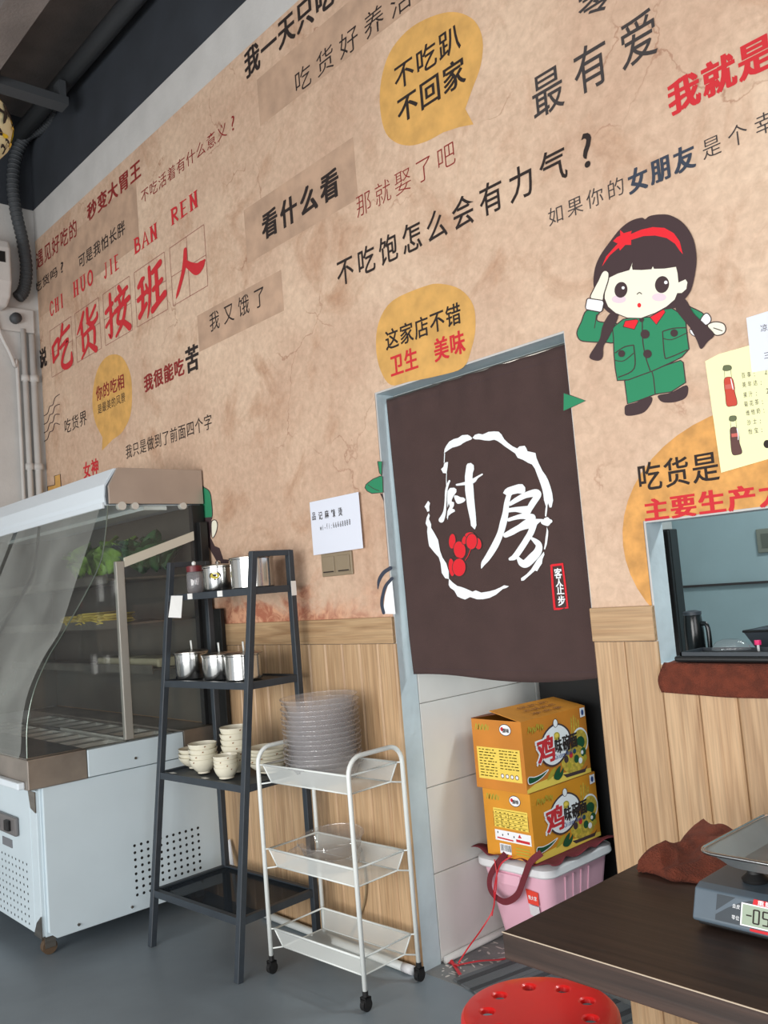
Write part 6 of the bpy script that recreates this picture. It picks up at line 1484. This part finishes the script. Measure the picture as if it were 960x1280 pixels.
# red stool
stx, sty = -1.318, -0.712
sl = root('plastic_stool', (stx, sty, 0), 'bright red round plastic stool with holes in the seat at the bottom edge', 'stool')
SR, SH = 0.173, 0.462
bm = bmesh.new(); n = 128
hole_c = [(0.114 * math.cos(PI / 9 + k * 2 * PI / 9), 0.114 * math.sin(PI / 9 + k * 2 * PI / 9)) for k in range(9)]
NR = 44
def hit(x, y): return any((x - a) ** 2 + (y - b) ** 2 < 0.0150 ** 2 for a, b in hole_c)
# seat: rounded square-ish disc built from fans around each hole
outer = [(SR * math.cos(2 * PI * k / 144) * (1 + 0.025 * math.cos(8 * PI * k / 144)), SR * math.sin(2 * PI * k / 144) * (1 + 0.025 * math.cos(8 * PI * k / 144))) for k in range(144)]
mb = MB()
# wedge sectors: 9 sectors, each holds one hole; quads between hole ring and sector boundary
for s_ in range(9):
    ac_ = PI / 9 + s_ * 2 * PI / 9; a0_, a1_ = ac_ - PI / 9, ac_ + PI / 9; hc = hole_c[s_]; rin = 0.062
    def bnd(t):   # boundary of the sector cell between rin and rim, parametrised as a closed loop
        R_ = SR - 0.014
        if t < .3: u = t / .3; a = a0_ + (a1_ - a0_) * u; return (R_ * math.cos(a), R_ * math.sin(a))
        if t < .5: u = (t - .3) / .2; r = R_ + (rin - R_) * u; return (r * math.cos(a1_), r * math.sin(a1_))
        if t < .8: u = (t - .5) / .3; a = a1_ + (a0_ - a1_) * u; return (rin * math.cos(a), rin * math.sin(a))
        u = (t - .8) / .2; r = rin + (R_ - rin) * u; return (r * math.cos(a0_), r * math.sin(a0_))
    m_ = 40; B_ = [bnd(k / m_) for k in range(m_)]
    O = []
    for (x, y) in B_:
        a = math.atan2(y - hc[1], x - hc[0]); O.append(a)
    vs = [(x, y, SH) for x, y in B_] + [(hc[0] + 0.0195 * math.cos(a), hc[1] + 0.0195 * math.sin(a), SH) for a in O] + [(hc[0] + 0.0155 * math.cos(a), hc[1] + 0.0155 * math.sin(a), SH - 0.003) for a in O] + [(hc[0] + 0.015 * math.cos(a), hc[1] + 0.015 * math.sin(a), SH - 0.012) for a in O]
    mb.add(vs, [(r * m_ + k, r * m_ + (k + 1) % m_, (r + 1) * m_ + (k + 1) % m_, (r + 1) * m_ + k) for r in range(3) for k in range(m_)])
mb.add([(0.062 * math.cos(2 * PI * k / 108), 0.062 * math.sin(2 * PI * k / 108), SH) for k in range(108)], [tuple(range(108))])
Rm = SR - 0.014
prof = [(Rm, 0), (SR - 0.006, -0.002), (SR, -0.009), (SR + 0.003, -0.035), (SR + 0.001, -0.036), (SR - 0.003, -0.010)]
nn = 108
vs = [(r * math.cos(2 * PI * k / nn), r * math.sin(2 * PI * k / nn), SH + z) for r, z in prof for k in range(nn)]
mb.add(vs, [(i * nn + k, i * nn + (k + 1) % nn, (i + 1) * nn + (k + 1) % nn, (i + 1) * nn + k) for i in range(len(prof) - 1) for k in range(nn)])
bm.free()
seat = mb.build('seat', M_redpl, sl)
bm = bmesh.new(); bm.from_mesh(seat.data); bmesh.ops.remove_doubles(bm, verts=bm.verts, dist=0.0002); bmesh.ops.recalc_face_normals(bm, faces=bm.faces); bm.to_mesh(seat.data); bm.free(); autosmooth(seat, 0.35)
for k in range(4):
    a = PI / 4 + k * PI / 2 + 0.15; ca, sa = math.cos(a), math.sin(a); ta, tb_ = -sa, ca
    top_r, bot_r = SR - 0.020, SR + 0.035
    mb = MB(); w1, w2 = 0.045, 0.032; t1 = 0.014
    q = []
    for r_, z, w_ in ((bot_r, 0.0, w2), (top_r, SH - 0.014, w1)):
        for (dr, dw) in ((0, -1), (0, 1), (-t1, 1), (-t1, -1)): q.append(((r_ + dr) * ca + dw * w_ / 2 * ta, (r_ + dr) * sa + dw * w_ / 2 * tb_, z))
    mb.add(q, [(3, 2, 1, 0), (4, 5, 6, 7)] + [(i, (i + 1) % 4, (i + 1) % 4 + 4, i + 4) for i in range(4)])
    bevel(mb.build('leg', M_redpl, sl), 0.003)
rr_ = SR - 0.012
MB().tube([((SR + 0.008) * math.cos(t) , (SR + 0.008) * math.sin(t), 0.20) for t in [2 * PI * k / 48 for k in range(48)]], 0.007, 8, closed=True).build('stretcher_ring', M_redpl, sl, smooth=True)

# hanging patterned lantern at the left edge
lp = CAM + ray(-33, 157).normalized() * 3.0
ln = root('hanging_lantern', lp, 'cream hanging lantern patterned with black and yellow at the left edge', 'lantern')
mb = MB(); mb.lathe([(0.004, -0.115), (0.055, -0.10), (0.092, -0.055), (0.104, 0.0), (0.092, 0.055), (0.055, 0.10), (0.004, 0.115)], n=36); mb.build('shade', M_decor, ln, smooth=True)
rnd = random.Random(5)
fl = [MB(), MB()]
for k in range(150):
    th, ph = rnd.uniform(0, 2 * PI), math.acos(rnd.uniform(-.95, .95)); r_ = 0.1065
    c = Vector((math.sin(ph) * math.cos(th), math.sin(ph) * math.sin(th), math.cos(ph))); u = c.orthogonal().normalized(); v = c.cross(u); rot = rnd.uniform(0, PI); a_, b_ = rnd.uniform(.018, .032), rnd.uniform(.005, .009)
    e1 = u * math.cos(rot) + v * math.sin(rot); e2 = c.cross(e1)
    pts = [(c * 1.0 + (e1 * math.cos(t) * a_ + e2 * math.sin(t) * b_) / 0.105) for t in [2 * PI * i / 8 for i in range(8)]]
    fl[0 if k % 4 else 1].add([tuple(Vector((p.x, p.y, p.z * 1.1)).normalized() * (r_ + (0.0006 if k % 4 else 0.001)) ) for p in pts], [tuple(range(8))])
fl[0].build('black_marks', M_ink, ln)['kind'] = 'stuff'; fl[1].build('yellow_marks', mat('lantern_yellow', (0.85, 0.72, 0.12), 0.6), ln)['kind'] = 'stuff'
MB().tube([(0, 0, 0.114), (0, 0, CEIL - lp.z)], 0.003, 6).build('cord', M_black, ln)
bpy.data.objects.remove(_fo); bpy.data.curves.remove(_fc)
